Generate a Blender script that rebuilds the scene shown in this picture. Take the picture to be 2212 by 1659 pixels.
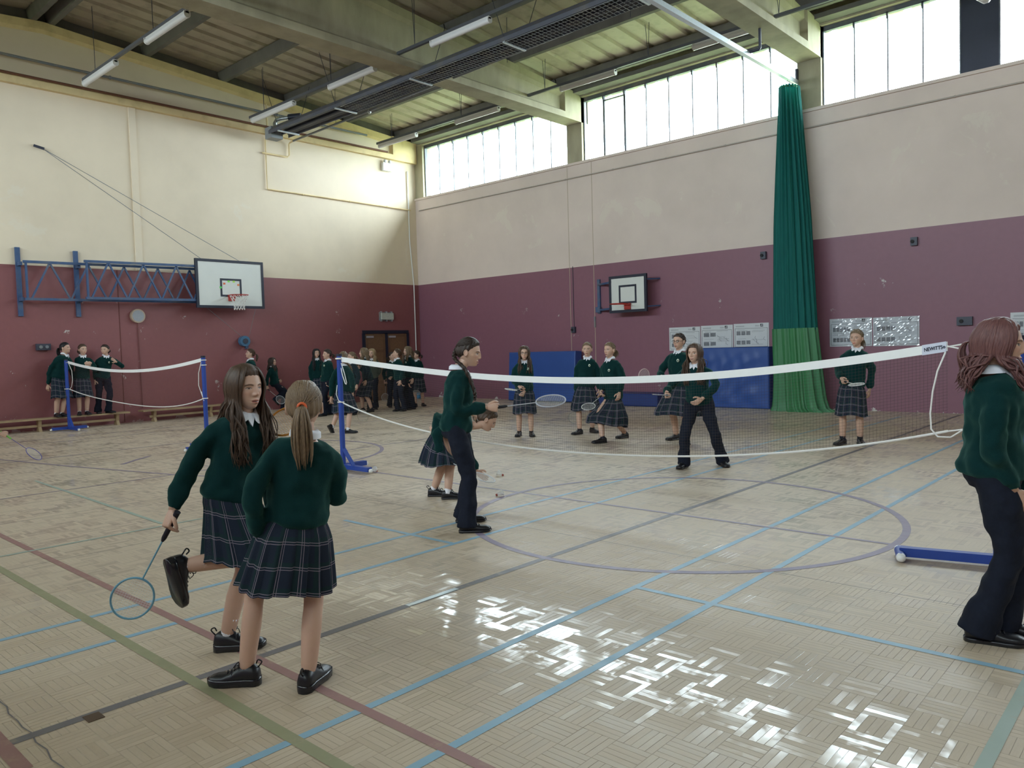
import bpy, bmesh, math, random
import numpy as np
from mathutils import Matrix, Vector

for _o in list(bpy.data.objects):
    bpy.data.objects.remove(_o)
SC = bpy.context.scene
COL = SC.collection
random.seed(7)
RNG = np.random.default_rng(7)

# ------------------------------------------------------------------ camera
CAM = np.array([19.131, -16.629, 1.52])
_yaw, _pit, _rol = [math.radians(a) for a in (-42.35, -2.72, -1.70)]
FPX = 1672.0
CF = np.array([math.sin(_yaw) * math.cos(_pit), math.cos(_yaw) * math.cos(_pit), math.sin(_pit)])
_r = np.array([math.cos(_yaw), -math.sin(_yaw), 0.0])
_u = np.cross(_r, CF)
CR = _r * math.cos(_rol) + _u * math.sin(_rol)
CU = -_r * math.sin(_rol) + _u * math.cos(_rol)
cam_data = bpy.data.cameras.new('camera')
cam_data.sensor_width = 36.0
cam_data.lens = FPX / 2212.0 * 36.0
cam_data.clip_end = 500
cam = bpy.data.objects.new('camera', cam_data)
COL.objects.link(cam)
cam.matrix_world = Matrix(((CR[0], CU[0], -CF[0], CAM[0]), (CR[1], CU[1], -CF[1], CAM[1]),
                           (CR[2], CU[2], -CF[2], CAM[2]), (0, 0, 0, 1)))
SC.camera = cam


def ray(px, py):
    d = CF * FPX + CR * (px - 1106.0) - CU * (py - 829.5)
    return d / np.linalg.norm(d)


def on_floor(px, py, z=0.0):
    d = ray(px, py)
    return CAM + d * (z - CAM[2]) / d[2]


def on_x(px, py, X):
    d = ray(px, py)
    return CAM + d * (X - CAM[0]) / d[0]


def on_y(px, py, Y):
    d = ray(px, py)
    return CAM + d * (Y - CAM[1]) / d[1]


# ------------------------------------------------------------------ world, light, exposure
world = bpy.data.worlds.new('overcast_sky')
SC.world = world
world.use_nodes = True
wn = world.node_tree.nodes
wn['Background'].inputs[0].default_value = (0.80, 0.90, 1.0, 1)
wn['Background'].inputs[1].default_value = 9.0
SC.view_settings.view_transform = 'Standard'
SC.view_settings.look = 'None'
SC.view_settings.gamma = 1.0
SC.view_settings.use_curve_mapping = False
SC.view_settings.exposure = 1.68

ROOM_X, ROOM_Y = 31.2, -21.2          # inner size of the hall
SILL, HEAD = 6.35, 7.92               # clerestory glass
BEAMS = [6.45, 12.70, 18.95, 25.20]
BAYS = [(0.38, 6.20), (6.70, 12.45), (12.95, 18.70), (19.20, 24.95), (25.45, 30.85)]
OPP = BAYS[:4]                             # glazed bays in the wall behind the camera's left
for yy, bays in ((0.22, BAYS), (ROOM_Y - 0.22, OPP)):
    for a, b in bays:                 # portals only guide sky light through the real window openings
        ld = bpy.data.lights.new('window_portal', 'AREA')
        ld.shape = 'RECTANGLE'
        ld.size, ld.size_y = b - a, HEAD - SILL
        ld.cycles.is_portal = True
        lo = bpy.data.objects.new('window_portal', ld)
        COL.objects.link(lo)
        lo.location = ((a + b) / 2, yy, (SILL + HEAD) / 2)
        lo.rotation_euler = (-math.pi / 2 if yy > 0 else math.pi / 2, 0, 0)


# ------------------------------------------------------------------ helpers
def tag(o, label=None, cat=None, group=None, kind=None):
    if label: o['label'] = label
    if cat: o['category'] = cat
    if group: o['group'] = group
    if kind: o['kind'] = kind
    return o


def empty(name, loc=(0, 0, 0), label=None, cat=None, group=None, parent=None):
    o = bpy.data.objects.new(name, None)
    COL.objects.link(o)
    o.location = loc
    o.empty_display_size = 0.1
    if parent is not None: o.parent = parent
    return tag(o, label, cat, group)


class MB:
    """collects vertices and faces of ONE mesh"""

    def __init__(s):
        s.v, s.f, s.uv, s.n = [], [], [], 0

    def add(s, v, f):
        v = np.asarray(v, float).reshape(-1, 3)
        s.v.append(v)
        k = s.n
        s.f.extend([tuple(i + k for i in q) for q in f])
        s.n += len(v)
        return s

    def box(s, lo, hi, M=None):
        lo, hi = np.array(lo, float), np.array(hi, float)
        v = np.array([[(lo, hi)[i][0], (lo, hi)[j][1], (lo, hi)[k][2]] for i in (0, 1) for j in (0, 1) for k in (0, 1)])
        if M is not None: v = v @ np.asarray(M)[:3, :3].T + np.asarray(M)[:3, 3]
        return s.add(v, [(0, 1, 3, 2), (4, 6, 7, 5), (0, 4, 5, 1), (2, 3, 7, 6), (0, 2, 6, 4), (1, 5, 7, 3)])

    def bar(s, a, b, w, h=None, up=(0, 0, 1)):
        a, b = np.array(a, float), np.array(b, float)
        h = w if h is None else h
        d = b - a
        L = np.linalg.norm(d)
        d /= L
        up = np.array(up, float)
        if abs(d @ up) > .99: up = np.array([1., 0, 0])
        x = np.cross(d, up); x /= np.linalg.norm(x)
        y = np.cross(x, d)
        M = np.eye(4); M[:3, 0], M[:3, 1], M[:3, 2], M[:3, 3] = x, d, y, a
        return s.box((-w / 2, 0, -h / 2), (w / 2, L, h / 2), M)

    def loft(s, rings, cap=True, closed=True):
        n = len(rings[0])
        v = np.concatenate([np.asarray(r, float) for r in rings])
        f = []
        m = n if closed else n - 1
        for i in range(len(rings) - 1):
            for j in range(m):
                k = (j + 1) % n
                f.append((i * n + j, i * n + k, (i + 1) * n + k, (i + 1) * n + j))
        if cap and closed:
            f.append(tuple(range(n))[::-1])
            f.append(tuple(range((len(rings) - 1) * n, len(rings) * n)))
        return s.add(v, f)

    def tube(s, path, rad, n=8, cap=True, squash=None, ref=(0, 0, 1)):
        p = np.asarray(path, float)
        m = len(p)
        rad = np.full(m, rad, float) if np.isscalar(rad) else np.asarray(rad, float)
        t = np.gradient(p, axis=0)
        t /= np.linalg.norm(t, axis=1)[:, None] + 1e-12
        ref = np.array(ref, float)
        if abs(t[0] @ ref) > .95: ref = np.array([1., 0, 0]) if abs(t[0][0]) < .9 else np.array([0, 1., 0])
        x = np.cross(t[0], ref); x /= np.linalg.norm(x)
        rings = []
        a = np.linspace(0, 2 * math.pi, n, endpoint=False)
        for i in range(m):
            x = x - (x @ t[i]) * t[i]; x /= np.linalg.norm(x) + 1e-12
            y = np.cross(t[i], x)
            k = 1.0 if squash is None else squash
            rings.append(p[i] + rad[i] * (np.cos(a)[:, None] * x + k * np.sin(a)[:, None] * y))
        return s.loft(rings, cap)

    def cyl(s, a, b, r, n=12): return s.tube([a, b], r, n)

    def ball(s, c, r, n=12, m=8):
        r = np.array([r, r, r] if np.isscalar(r) else r, float)
        rings = []
        for i in range(1, m):
            th = math.pi * i / m
            rings.append([(c[0] + r[0] * math.sin(th) * math.cos(q), c[1] + r[1] * math.sin(th) * math.sin(q), c[2] - r[2] * math.cos(th))
                          for q in np.linspace(0, 2 * math.pi, n, endpoint=False)])
        return s.loft(rings)

    def torus(s, c, ax, ay, R, r, n=40, m=6, R2=None):
        c, ax, ay = [np.array(q, float) for q in (c, ax, ay)]
        R2 = R if R2 is None else R2
        th = np.linspace(0, 2 * math.pi, n, endpoint=False)
        z = np.cross(ax, ay)
        v, f = [], []
        for i, q in enumerate(th):
            d = math.cos(q) * ax + math.sin(q) * ay
            p = c + R * math.cos(q) * ax + R2 * math.sin(q) * ay
            for k in range(m):
                w = 2 * math.pi * k / m
                v.append(p + r * (math.cos(w) * d + math.sin(w) * z))
                f.append((i * m + k, i * m + (k + 1) % m, ((i + 1) % n) * m + (k + 1) % m, ((i + 1) % n) * m + k))
        return s.add(v, f)

    def build(s, name, mat=None, parent=None, smooth=False, loc=(0, 0, 0), angle=None):
        loc = np.array(loc, float)
        v = np.concatenate(s.v) - loc if s.v else np.zeros((0, 3))
        me = bpy.data.meshes.new(name)
        me.from_pydata(v.tolist(), [], s.f)
        if smooth: me.shade_smooth()
        if smooth and angle:
            me.set_sharp_from_angle(angle=math.radians(angle))
        o = bpy.data.objects.new(name, me)
        COL.objects.link(o)
        o.location = loc
        if mat is not None: me.materials.append(mat)
        if parent is not None: o.parent = parent
        return o


def copy_tree(o, parent=None):
    c = o.copy()
    COL.objects.link(c)
    c.parent = parent
    for ch in o.children: copy_tree(ch, c)
    return c


def smoothstep(x, a, b):
    t = np.clip((x - a) / (b - a), 0, 1)
    return t * t * (3 - 2 * t)


# ------------------------------------------------------------------ materials
def nt_of(name):
    m = bpy.data.materials.new(name)
    m.use_nodes = True
    return m, m.node_tree, m.node_tree.nodes['Principled BSDF']


def nd(nt, typ, **kw):
    n = nt.nodes.new(typ)
    for k, val in kw.items():
        if k.startswith('i_'):
            key = k[2:]
            key = int(key) if key.isdigit() else key
            if isinstance(val, bpy.types.NodeSocket): nt.links.new(val, n.inputs[key])
            else: n.inputs[key].default_value = val
        else: setattr(n, k, val)
    return n


def mth(nt, op, a, b=None, c=None):
    n = nt.nodes.new('ShaderNodeMath')
    n.operation = op
    for i, q in enumerate((a, b, c)):
        if q is None: continue
        if isinstance(q, bpy.types.NodeSocket): nt.links.new(q, n.inputs[i])
        else: n.inputs[i].default_value = q
    return n.outputs[0]


def mixc(nt, fac, a, b, typ='MIX'):
    n = nt.nodes.new('ShaderNodeMix')
    n.data_type = 'RGBA'
    n.blend_type = typ
    for key, q in ((0, fac), (6, a), (7, b)):
        if isinstance(q, bpy.types.NodeSocket): nt.links.new(q, n.inputs[key])
        else: n.inputs[key].default_value = q if key == 0 else (*q[:3], 1)
    return n.outputs[2]


def ramp(nt, fac, pts):
    n = nt.nodes.new('ShaderNodeValToRGB')
    nt.links.new(fac, n.inputs[0])
    e = n.color_ramp.elements
    while len(e) < len(pts): e.new(0.5)
    for q, (p, c) in zip(e, pts):
        q.position = p
        q.color = (c, c, c, 1) if np.isscalar(c) else (*c, 1)
    return n.outputs[0]


def noise(nt, scale, detail=3, vec=None, rough=.5, dist=0.0):
    n = nd(nt, 'ShaderNodeTexNoise', i_Scale=scale, i_Detail=detail, i_Roughness=rough, i_Distortion=dist)
    if vec is not None: nt.links.new(vec, n.inputs['Vector'])
    return n.outputs[0]


def world_pos(nt): return nd(nt, 'ShaderNodeNewGeometry').outputs['Position']


def stretch(nt, vec, s):
    n = nd(nt, 'ShaderNodeMapping')
    nt.links.new(vec, n.inputs['Vector'])
    n.inputs['Scale'].default_value = s
    return n.outputs[0]


def bump(nt, b, h, strength=.3, dist=.01):
    n = nd(nt, 'ShaderNodeBump', i_Strength=strength, i_Distance=dist, i_Height=h)
    nt.links.new(n.outputs[0], b.inputs['Normal'])


def plain(name, col, rough=.6, metal=0.0, var=.10, scale=20, bmp=0.0, spec=.5, dirt=None):
    m, nt, b = nt_of(name)
    v = nd(nt, 'ShaderNodeTexCoord').outputs['Object']
    f = noise(nt, scale, 3, v)
    c = mixc(nt, f, [q * (1 - var) for q in col], [min(1, q * (1 + var)) for q in col])
    if dirt:
        g = ramp(nt, noise(nt, 3.0, 5, v), [(.5, 0.0), (.75, 1.0)])
        c = mixc(nt, g, c, dirt)
    nt.links.new(c, b.inputs['Base Color'])
    b.inputs['Roughness'].default_value = rough
    b.inputs['Metallic'].default_value = metal
    b.inputs['Specular IOR Level'].default_value = spec
    if bmp: bump(nt, b, f, bmp, .01)
    return m


def wall_paint(name, cream, red, split, chips):
    """cream over red oil paint with a straight edge, with stains and chipped plaster"""
    m, nt, b = nt_of(name)
    p = world_pos(nt)
    xyz = nd(nt, 'ShaderNodeSeparateXYZ', i_0=p)
    z = xyz.outputs[2]
    big = noise(nt, .45, 5, p, .6)
    fine = noise(nt, 9, 4, p)
    cr = mixc(nt, ramp(nt, big, [(.35, 0.0), (.7, 1.0)]), cream, [q * .86 for q in cream])
    patch = ramp(nt, noise(nt, 1.1, 6, p, .65, .6), [(.60, 0.0), (.64, 1.0)])
    low = mth(nt, 'MULTIPLY', patch, mth(nt, 'LESS_THAN', z, 5.6))
    cr = mixc(nt, mth(nt, 'MULTIPLY', low, .35), cr, (.80, .74, .62))
    rd = mixc(nt, fine, [q * .92 for q in red], [q * 1.08 for q in red])
    rd = mixc(nt, mth(nt, 'MULTIPLY', ramp(nt, big, [(.45, 0.0), (.75, 1.0)]), .35), rd, [q * .8 for q in red])
    ch = ramp(nt, noise(nt, 2.1, 7, p, .72, .3), [(.645, 0.0), (.655, 1.0)])
    zone = ramp(nt, noise(nt, .33, 2, p), [(.48, 0.0), (.6, 1.0)])
    band = mth(nt, 'LESS_THAN', z, 2.9)
    chip = mth(nt, 'MULTIPLY', mth(nt, 'MULTIPLY', ch, zone), band)
    # plaster lost along the foot of the wall
    foot = mth(nt, 'LESS_THAN', z, mth(nt, 'MULTIPLY_ADD', noise(nt, 1.7, 6, p, .7), .9, -.48))
    chip = mth(nt, 'MAXIMUM', chip, mth(nt, 'MULTIPLY', foot, chips))
    rd = mixc(nt, chip, rd, (.62, .58, .55))
    up = mth(nt, 'GREATER_THAN', z, split)
    c = mixc(nt, up, rd, cr)
    nt.links.new(c, b.inputs['Base Color'])
    r = nd(nt, 'ShaderNodeMix', i_0=up, i_2=.45, i_3=.75)
    nt.links.new(r.outputs[0], b.inputs['Roughness'])
    bump(nt, b, mth(nt, 'SUBTRACT', noise(nt, 3, 6, p), chip), .12, .02)
    return m


def concrete(name, col):
    m, nt, b = nt_of(name)
    p = world_pos(nt)
    s = noise(nt, 1.2, 6, stretch(nt, p, (1.5, 1.5, .6)), .6)
    c = mixc(nt, ramp(nt, s, [(.3, 0.0), (.7, 1.0)]), col, [q * .68 for q in col])
    pit = ramp(nt, noise(nt, 40, 2, p), [(.70, 0.0), (.75, 1.0)])
    c = mixc(nt, mth(nt, 'MULTIPLY', pit, .5), c, [q * .4 for q in col])
    nt.links.new(c, b.inputs['Base Color'])
    b.inputs['Roughness'].default_value = .85
    bump(nt, b, s, .2, .02)
    return m


TILE, NST = 0.16, 5


def parquet(name):
    m, nt, b = nt_of(name)
    p = world_pos(nt)
    xyz = nd(nt, 'ShaderNodeSeparateXYZ', i_0=p)
    ax, ay = [mth(nt, 'DIVIDE', xyz.outputs[i], TILE) for i in (0, 1)]
    ix, iy = mth(nt, 'FLOOR', ax), mth(nt, 'FLOOR', ay)
    fx, fy = mth(nt, 'FRACT', ax), mth(nt, 'FRACT', ay)
    par = mth(nt, 'FLOORED_MODULO', mth(nt, 'ADD', ix, iy), 2.0)
    s = nd(nt, 'ShaderNodeMix', i_0=par, i_2=fx, i_3=fy).outputs[0]
    l = nd(nt, 'ShaderNodeMix', i_0=par, i_2=fy, i_3=fx).outputs[0]
    s5 = mth(nt, 'MULTIPLY', s, float(NST))
    si, sf = mth(nt, 'FLOOR', s5), mth(nt, 'FRACT', s5)
    edge = mth(nt, 'MULTIPLY', mth(nt, 'MINIMUM', sf, mth(nt, 'SUBTRACT', 1.0, sf)), TILE / NST)
    edge2 = mth(nt, 'MULTIPLY', mth(nt, 'MINIMUM', l, mth(nt, 'SUBTRACT', 1.0, l)), TILE)
    d1 = ramp(nt, mth(nt, 'MINIMUM', edge, edge2), [(.0, 1.0), (.0016, 0.0)])
    # long seams between parquet panels are a little darker and only here and there
    seam = ramp(nt, edge2, [(.0, 1.0), (.0022, 0.0)])
    sel = ramp(nt, noise(nt, 1.4, 3, p), [(.45, 0.0), (.6, 1.0)])
    vec = nd(nt, 'ShaderNodeCombineXYZ', i_0=ix, i_1=iy, i_2=mth(nt, 'MULTIPLY_ADD', par, 9.0, si)).outputs[0]
    wn_ = nd(nt, 'ShaderNodeTexWhiteNoise', i_Vector=vec)
    rnd = wn_.outputs[0]
    vec2 = nd(nt, 'ShaderNodeCombineXYZ', i_0=ix, i_1=iy, i_2=3.3).outputs[0]
    rnd2 = nd(nt, 'ShaderNodeTexWhiteNoise', i_Vector=vec2).outputs[0]
    c = mixc(nt, rnd, (.51, .40, .28), (.57, .46, .335))
    c = mixc(nt, mth(nt, 'MULTIPLY', rnd2, .22), c, (.46, .36, .255))
    gx = noise(nt, 14, 4, stretch(nt, p, (1, 10, 1)), .6)
    gy = noise(nt, 14, 4, stretch(nt, p, (10, 1, 1)), .6)
    gr = nd(nt, 'ShaderNodeMix', i_0=par, i_2=gy, i_3=gx).outputs[0]
    c = mixc(nt, mth(nt, 'MULTIPLY', ramp(nt, gr, [(.4, 0.0), (.8, 1.0)]), .25), c, (.36, .25, .13))
    big = noise(nt, .35, 5, p, .6, .4)
    c = mixc(nt, mth(nt, 'MULTIPLY', ramp(nt, big, [(.5, 0.0), (.72, 1.0)]), .30), c, (.36, .23, .12))
    sm = ramp(nt, noise(nt, 1.7, 3, p, .5), [(.55, 0.0), (.80, 1.0)])
    c = mixc(nt, mth(nt, 'MULTIPLY', sm, .25), c, (.36, .23, .11))
    ln = mth(nt, 'MAXIMUM', mth(nt, 'MULTIPLY', d1, .18), mth(nt, 'MULTIPLY', mth(nt, 'MULTIPLY', seam, sel), .55))
    c = mixc(nt, ln, c, (.12, .075, .035))
    # joints of the floor bays along x
    yy = xyz.outputs[1]
    for yj in (-11.80, -8.6, -5.4):
        cr_ = mth(nt, 'LESS_THAN', mth(nt, 'ABSOLUTE', mth(nt, 'SUBTRACT', yy, yj)), .005)
        c = mixc(nt, mth(nt, 'MULTIPLY', cr_, .75), c, (.06, .045, .03))
    xx = xyz.outputs[0]
    for xj in (12.6, 10.7, 9.15, 7.1, 4.2, 2.2):
        cr_ = mth(nt, 'LESS_THAN', mth(nt, 'ABSOLUTE', mth(nt, 'SUBTRACT', xx, xj)), .012)
        c = mixc(nt, mth(nt, 'MULTIPLY', cr_, .5), c, (.12, .09, .06))
    nt.links.new(c, b.inputs['Base Color'])
    wear = noise(nt, 1.3, 5, p, .65)
    fine = noise(nt, 22, 4, p, .6)
    w2 = mth(nt, 'ADD', mth(nt, 'MULTIPLY', wear, .6), mth(nt, 'ADD', mth(nt, 'MULTIPLY', rnd, .2), mth(nt, 'MULTIPLY', fine, .25)))
    nt.links.new(ramp(nt, w2, [(.36, .46), (.62, .62)]), b.inputs['Roughness'])
    b.inputs['Specular IOR Level'].default_value = 1.0
    b.inputs['Sheen Weight'].default_value = .07      # dusty bloom at a low angle
    b.inputs['Sheen Roughness'].default_value = .45
    # patches where the varnish is still there
    nt.links.new(ramp(nt, w2, [(.38, .85), (.54, .0)]), b.inputs['Coat Weight'])
    b.inputs['Coat Roughness'].default_value = .08
    h = mth(nt, 'ADD', mth(nt, 'MULTIPLY', fine, .4), mth(nt, 'MULTIPLY', rnd, .5))
    bump(nt, b, h, .07, .0012)
    return m


def line_paint(name, col):
    m, nt, b = nt_of(name)
    p = world_pos(nt)
    w = ramp(nt, noise(nt, 7, 6, p, .75), [(.55, 0.0), (.72, 1.0)])
    c = mixc(nt, mth(nt, 'MULTIPLY', w, .55), col, (.45, .34, .21))
    nt.links.new(c, b.inputs['Base Color'])
    ro = ramp(nt, noise(nt, 12, 4, p), [(.3, .42), (.7, .55)])
    nt.links.new(ro, b.inputs['Roughness'])
    return m


M = {}
M['cream_red_end'] = wall_paint('end_wall_paint', (.83, .71, .54), (.27, .095, .10), 3.61, 0.25)
M['cream_red_flare'] = wall_paint('side_wall_flare_paint', (.78, .655, .585), (.25, .105, .145), 3.61, 1.0)  # same paint as the end wall, bluish lens flare mixed into its colour
M['cream'] = plain('cream_paint', (.78, .62, .34), .75, var=.08, scale=2, dirt=(.6, .46, .24))
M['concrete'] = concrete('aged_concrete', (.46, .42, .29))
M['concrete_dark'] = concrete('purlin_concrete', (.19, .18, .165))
M['sheet'] = plain('corrugated_sheet_paint', (.47, .42, .32), .6, var=.16, scale=1.5, dirt=(.32, .28, .21))
M['floor'] = parquet('mosaic_parquet')
M['floor_gap'] = plain('floor_joint_dirt', (.10, .065, .035), .9)
M['frame_grey'] = plain('window_frame_grey', (.10, .115, .14), .5, dirt=(.22, .20, .17))
M['steel_grey'] = plain('grey_painted_steel', (.20, .22, .24), .45, dirt=(.3, .27, .2))
M['dark_steel'] = plain('dark_painted_steel', (.045, .05, .075), .45)
M['galv'] = plain('galvanised_steel', (.55, .60, .62), .35, metal=.7)
M['white_plastic'] = plain('white_plastic', (.78, .78, .76), .4, var=.03)
M['diffuser'] = plain('lamp_diffuser', (.74, .74, .74), .35, var=.05)
M['blue_steel'] = plain('blue_painted_steel', (.045, .095, .21), .45, var=.2, scale=8, dirt=(.12, .14, .18))
M['navy'] = plain('navy_paint', (.012, .016, .035), .5)
M['post_blue'] = plain('post_blue_paint', (.022, .062, .32), .4, var=.1)
M['mat_blue'] = plain('crash_mat_vinyl', (.022, .075, .30), .42, var=.15, scale=3)
M['mat_navy'] = plain('crash_mat_side_vinyl', (.012, .035, .17), .45, var=.12, scale=3)
M['bench'] = plain('bench_wood', (.42, .30, .17), .5, var=.2, scale=12, dirt=(.3, .21, .12))
M['door_wood'] = plain('door_wood', (.16, .085, .045), .5, var=.25, scale=6)
M['brown_pipe'] = plain('rusty_pipe', (.16, .065, .035), .7, var=.2)
M['white_tape'] = plain('white_net_tape', (.86, .86, .84), .6, var=.03)
M['cord'] = plain('white_cord', (.80, .78, .74), .7, var=.05)
M['net_brown'] = plain('brown_net_cord', (.085, .035, .028), .8, var=.1)
M['net_black'] = plain('dark_net_cord', (.045, .035, .03), .8, var=.1)
M['rubber'] = plain('black_rubber', (.012, .012, .014), .7)
M['orange'] = plain('orange_plastic', (.75, .13, .035), .5)
M['board_white'] = plain('backboard_white', (.72, .74, .70), .45, var=.04, scale=4)
M['red_paint'] = plain('red_painted_steel', (.42, .03, .02), .45)
M['paper'] = plain('poster_paper', (.66, .68, .70), .22, var=.06, scale=6)
M['print_black'] = plain('printer_black', (.02, .022, .028), .4)
M['print_grey'] = plain('printer_grey', (.20, .21, .23), .4, var=.5, scale=40)
M['glass'] = None
m_, nt_, b_ = nt_of('window_glass')
b_.inputs['Base Color'].default_value = (1, 1, 1, 1)
tr = nd(nt_, 'ShaderNodeBsdfTransparent'); tr.inputs[0].default_value = (.93, .96, .95, 1)
gl = nd(nt_, 'ShaderNodeBsdfGlossy'); gl.inputs['Roughness'].default_value = .05
mx = nd(nt_, 'ShaderNodeMixShader', i_0=.06, i_1=tr.outputs[0], i_2=gl.outputs[0])
nt_.links.new(mx.outputs[0], nt_.nodes['Material Output'].inputs[0])
M['glass'] = m_
for k_, c_ in dict(line_grey=(.17, .155, .16), line_blue=(.25, .41, .52), line_pink=(.32, .17, .155), line_green=(.30, .29, .17),
                   line_violet=(.25, .20, .27), line_pale=(.33, .40, .34)).items():
    M[k_] = line_paint('court_' + k_, c_)

# ================================================================== THE HALL
def ztop(y): return 8.10 + .078 * (10.6 - abs(y + 10.6))


# ---- floor: real blocks near the camera, one plane with the same pattern beyond
PX0, PX1, PY0, PY1 = 13.44, 18.72, -16.00, -11.36
fl_ = MB()
for a0, a1, c0, c1 in ((-.3, PX0, ROOM_Y - .3, .3), (PX1, ROOM_X + .3, ROOM_Y - .3, .3), (PX0, PX1, ROOM_Y - .3, PY0), (PX0, PX1, PY1, .3)):
    fl_.add([(a0, c0, 0), (a1, c0, 0), (a1, c1, 0), (a0, c1, 0)], [(0, 1, 2, 3)])
floor = tag(fl_.build('floor', M['floor']), kind='structure')
bed = MB().add([(PX0, PY0, -.006), (PX1, PY0, -.006), (PX1, PY1, -.006), (PX0, PY1, -.006)], [(0, 1, 2, 3)]).build('joint_bed', M['floor_gap'], floor)


def strip_block(mb, ox, oy, par, rng):
    w = TILE / NST
    for k in range(NST):
        t1, t2 = rng.normal(0, .00013, 2)
        z0 = rng.normal(0, .00008)
        g, bv = .0003, .0008
        a0, a1, b0, b1 = k * w + g, (k + 1) * w - g, g, TILE - g
        P4 = [(a0, b0), (a1, b0), (a1, b1), (a0, b1)]
        Q4 = [(a0 + bv, b0 + bv), (a1 - bv, b0 + bv), (a1 - bv, b1 - bv), (a0 + bv, b1 - bv)]
        zz = [z0 - t1 - t2, z0 + t1 - t2, z0 + t1 + t2, z0 - t1 + t2]
        v = [(p[0], p[1], -.004) for p in P4] + [(p[0], p[1], z - .0006) for p, z in zip(P4, zz)] + [(q[0], q[1], z) for q, z in zip(Q4, zz)]
        if par: v = [(q[1], q[0], q[2]) for q in v]
        v = [(q[0] + ox, q[1] + oy, q[2]) for q in v]
        f = []
        for i in range(4):
            j = (i + 1) % 4
            f += [(i, j, 4 + j, 4 + i), (4 + i, 4 + j, 8 + j, 8 + i)]
        f.append((8, 9, 10, 11))
        if par: f = [q[::-1] for q in f]
        mb.add(v, f)


cells = []
for ix in range(int(round(PX0 / TILE)), int(round(PX1 / TILE))):
    for iy in range(int(round(PY0 / TILE)), int(round(PY1 / TILE))):
        c = np.array([(ix + .5) * TILE, (iy + .5) * TILE, 0]) - CAM
        dz = c @ CF
        inview = False
        if dz > .3:
            u_, v_ = 1106 + FPX * (c @ CR) / dz, 829.5 - FPX * (c @ CU) / dz
            inview = -20 < u_ < 2232 and v_ < 1690
        cells.append((0 if inview else 1, np.linalg.norm(c), ix, iy))
cells.sort()
protos = []
_r2 = np.random.default_rng(3)
for par in (0, 1):
    for k in range(6):
        mb = MB(); strip_block(mb, 0, 0, par, _r2)
        me = mb.build('tmp', M['floor'])
        protos.append(me.data)
        bpy.data.objects.remove(me)
rest = MB()
for i, (vis, d, ix, iy) in enumerate(cells):
    par = (ix + iy) % 2
    if i < 300 and not vis:
        o = bpy.data.objects.new('parquet_block', protos[par * 6 + random.randrange(6)])
        COL.objects.link(o)
        o.parent = floor
        o.location = (ix * TILE, iy * TILE, 0)
    else:
        strip_block(rest, ix * TILE, iy * TILE, par, _r2)
tag(rest.build('parquet_blocks', M['floor'], floor), kind='stuff')


LINE_N = [0]


def court_line(pts, w, mat):
    mb = MB()
    p = np.array(pts, float)
    t = np.gradient(p, axis=0)
    t /= np.linalg.norm(t, axis=1)[:, None]
    n = np.stack([-t[:, 1], t[:, 0]], 1) * w / 2
    LINE_N[0] += 1
    z = .0012 + .00005 * LINE_N[0]
    v = [(*q, z) for q in p + n] + [(*q, z) for q in p - n]
    k = len(p)
    mb.add(v, [(i, i + 1, k + i + 1, k + i)[::-1] for i in range(k - 1)])
    return mb.build('court_line', M[mat], floor)


court_line([(15.58, -21), (15.58, -.3)], .055, 'line_grey')
for x in (14.22, 14.74, 16.46, 16.98): court_line([(x, -21), (x, -1.0)], .045, 'line_blue')
court_line([(13.3, -12.54), (14.72, -12.54)], .045, 'line_blue')
court_line([(16.44, -12.61), (25.0, -12.61)], .045, 'line_blue')
court_line([(5.0, -14.70), (26.0, -14.70)], .05, 'line_pink')
court_line([(14.0, -15.80), (15.86, -15.80)], .06, 'line_pink')
court_line([(9.0, -15.03), (26.0, -15.03)], .055, 'line_green')
court_line([(7.0, -10.66), (24.0, -10.66)], .04, 'line_violet')
court_line([(18.54, -16.0), (18.54, -12.61)], .05, 'line_pale')
court_line([(15.58 + 1.83 * math.cos(a), -10.6 + 1.83 * math.sin(a)) for a in np.linspace(0, 2 * math.pi, 97)], .06, 'line_violet')
court_line([(8.42 + 1.83 * math.cos(a), -10.6 + 1.83 * math.sin(a)) for a in np.linspace(-.3, 2.2, 33)], .06, 'line_violet')
court_line([(12.1, -15.3), (12.1, -12.6)], .04, 'line_pale')
court_line([(8.0, -13.5), (12.0, -13.62)], .04, 'line_pale')
court_line([(9.15, -20), (9.15, -2)], .03, 'line_violet')
court_line([(5.0, -13.15), (7.0, -12.75), (9.1, -12.25), (10.6, -11.7)], .045, 'line_violet')
court_line([(6.9, -11.6), (7.2, -11.95), (7.5, -12.25)], .06, 'line_violet')
for x in (2.3, 3.1, 5.6): court_line([(x, -20), (x, -2)], .035, 'line_violet')
plug = MB()
plug.box((15.575, -15.505, -.002), (15.65, -15.44, .003)).build('wood_plug', plain('dark_plug_wood', (.10, .06, .035), .6), floor)
plug = MB()
plug.box((15.56, -13.72, -.002), (15.60, -13.31, .003)).build('metal_cover_strip', M['galv'], floor)
ck = [(14.8, -15.66), (15.1, -15.69), (15.2, -15.685), (15.28, -15.70), (15.39, -15.695), (15.47, -15.70), (15.56, -15.69), (15.66, -15.705), (15.76, -15.695), (15.86, -15.71), (15.96, -15.70), (16.05, -15.71)]
court_line(ck, .006, 'line_grey').name = 'floor_crack'


# ---- walls
def wall_box(name, lo, hi, mat): return tag(MB().box(lo, hi).build(name, M[mat]), kind='structure')


wall_window = wall_box('wall_right', (-.3, 0, -.05), (ROOM_X + .3, .36, SILL), 'cream_red_flare')
wall_opp = wall_box('wall_left', (-.3, ROOM_Y - .36, -.05), (ROOM_X + .3, ROOM_Y, SILL), 'cream_red_flare')


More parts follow.
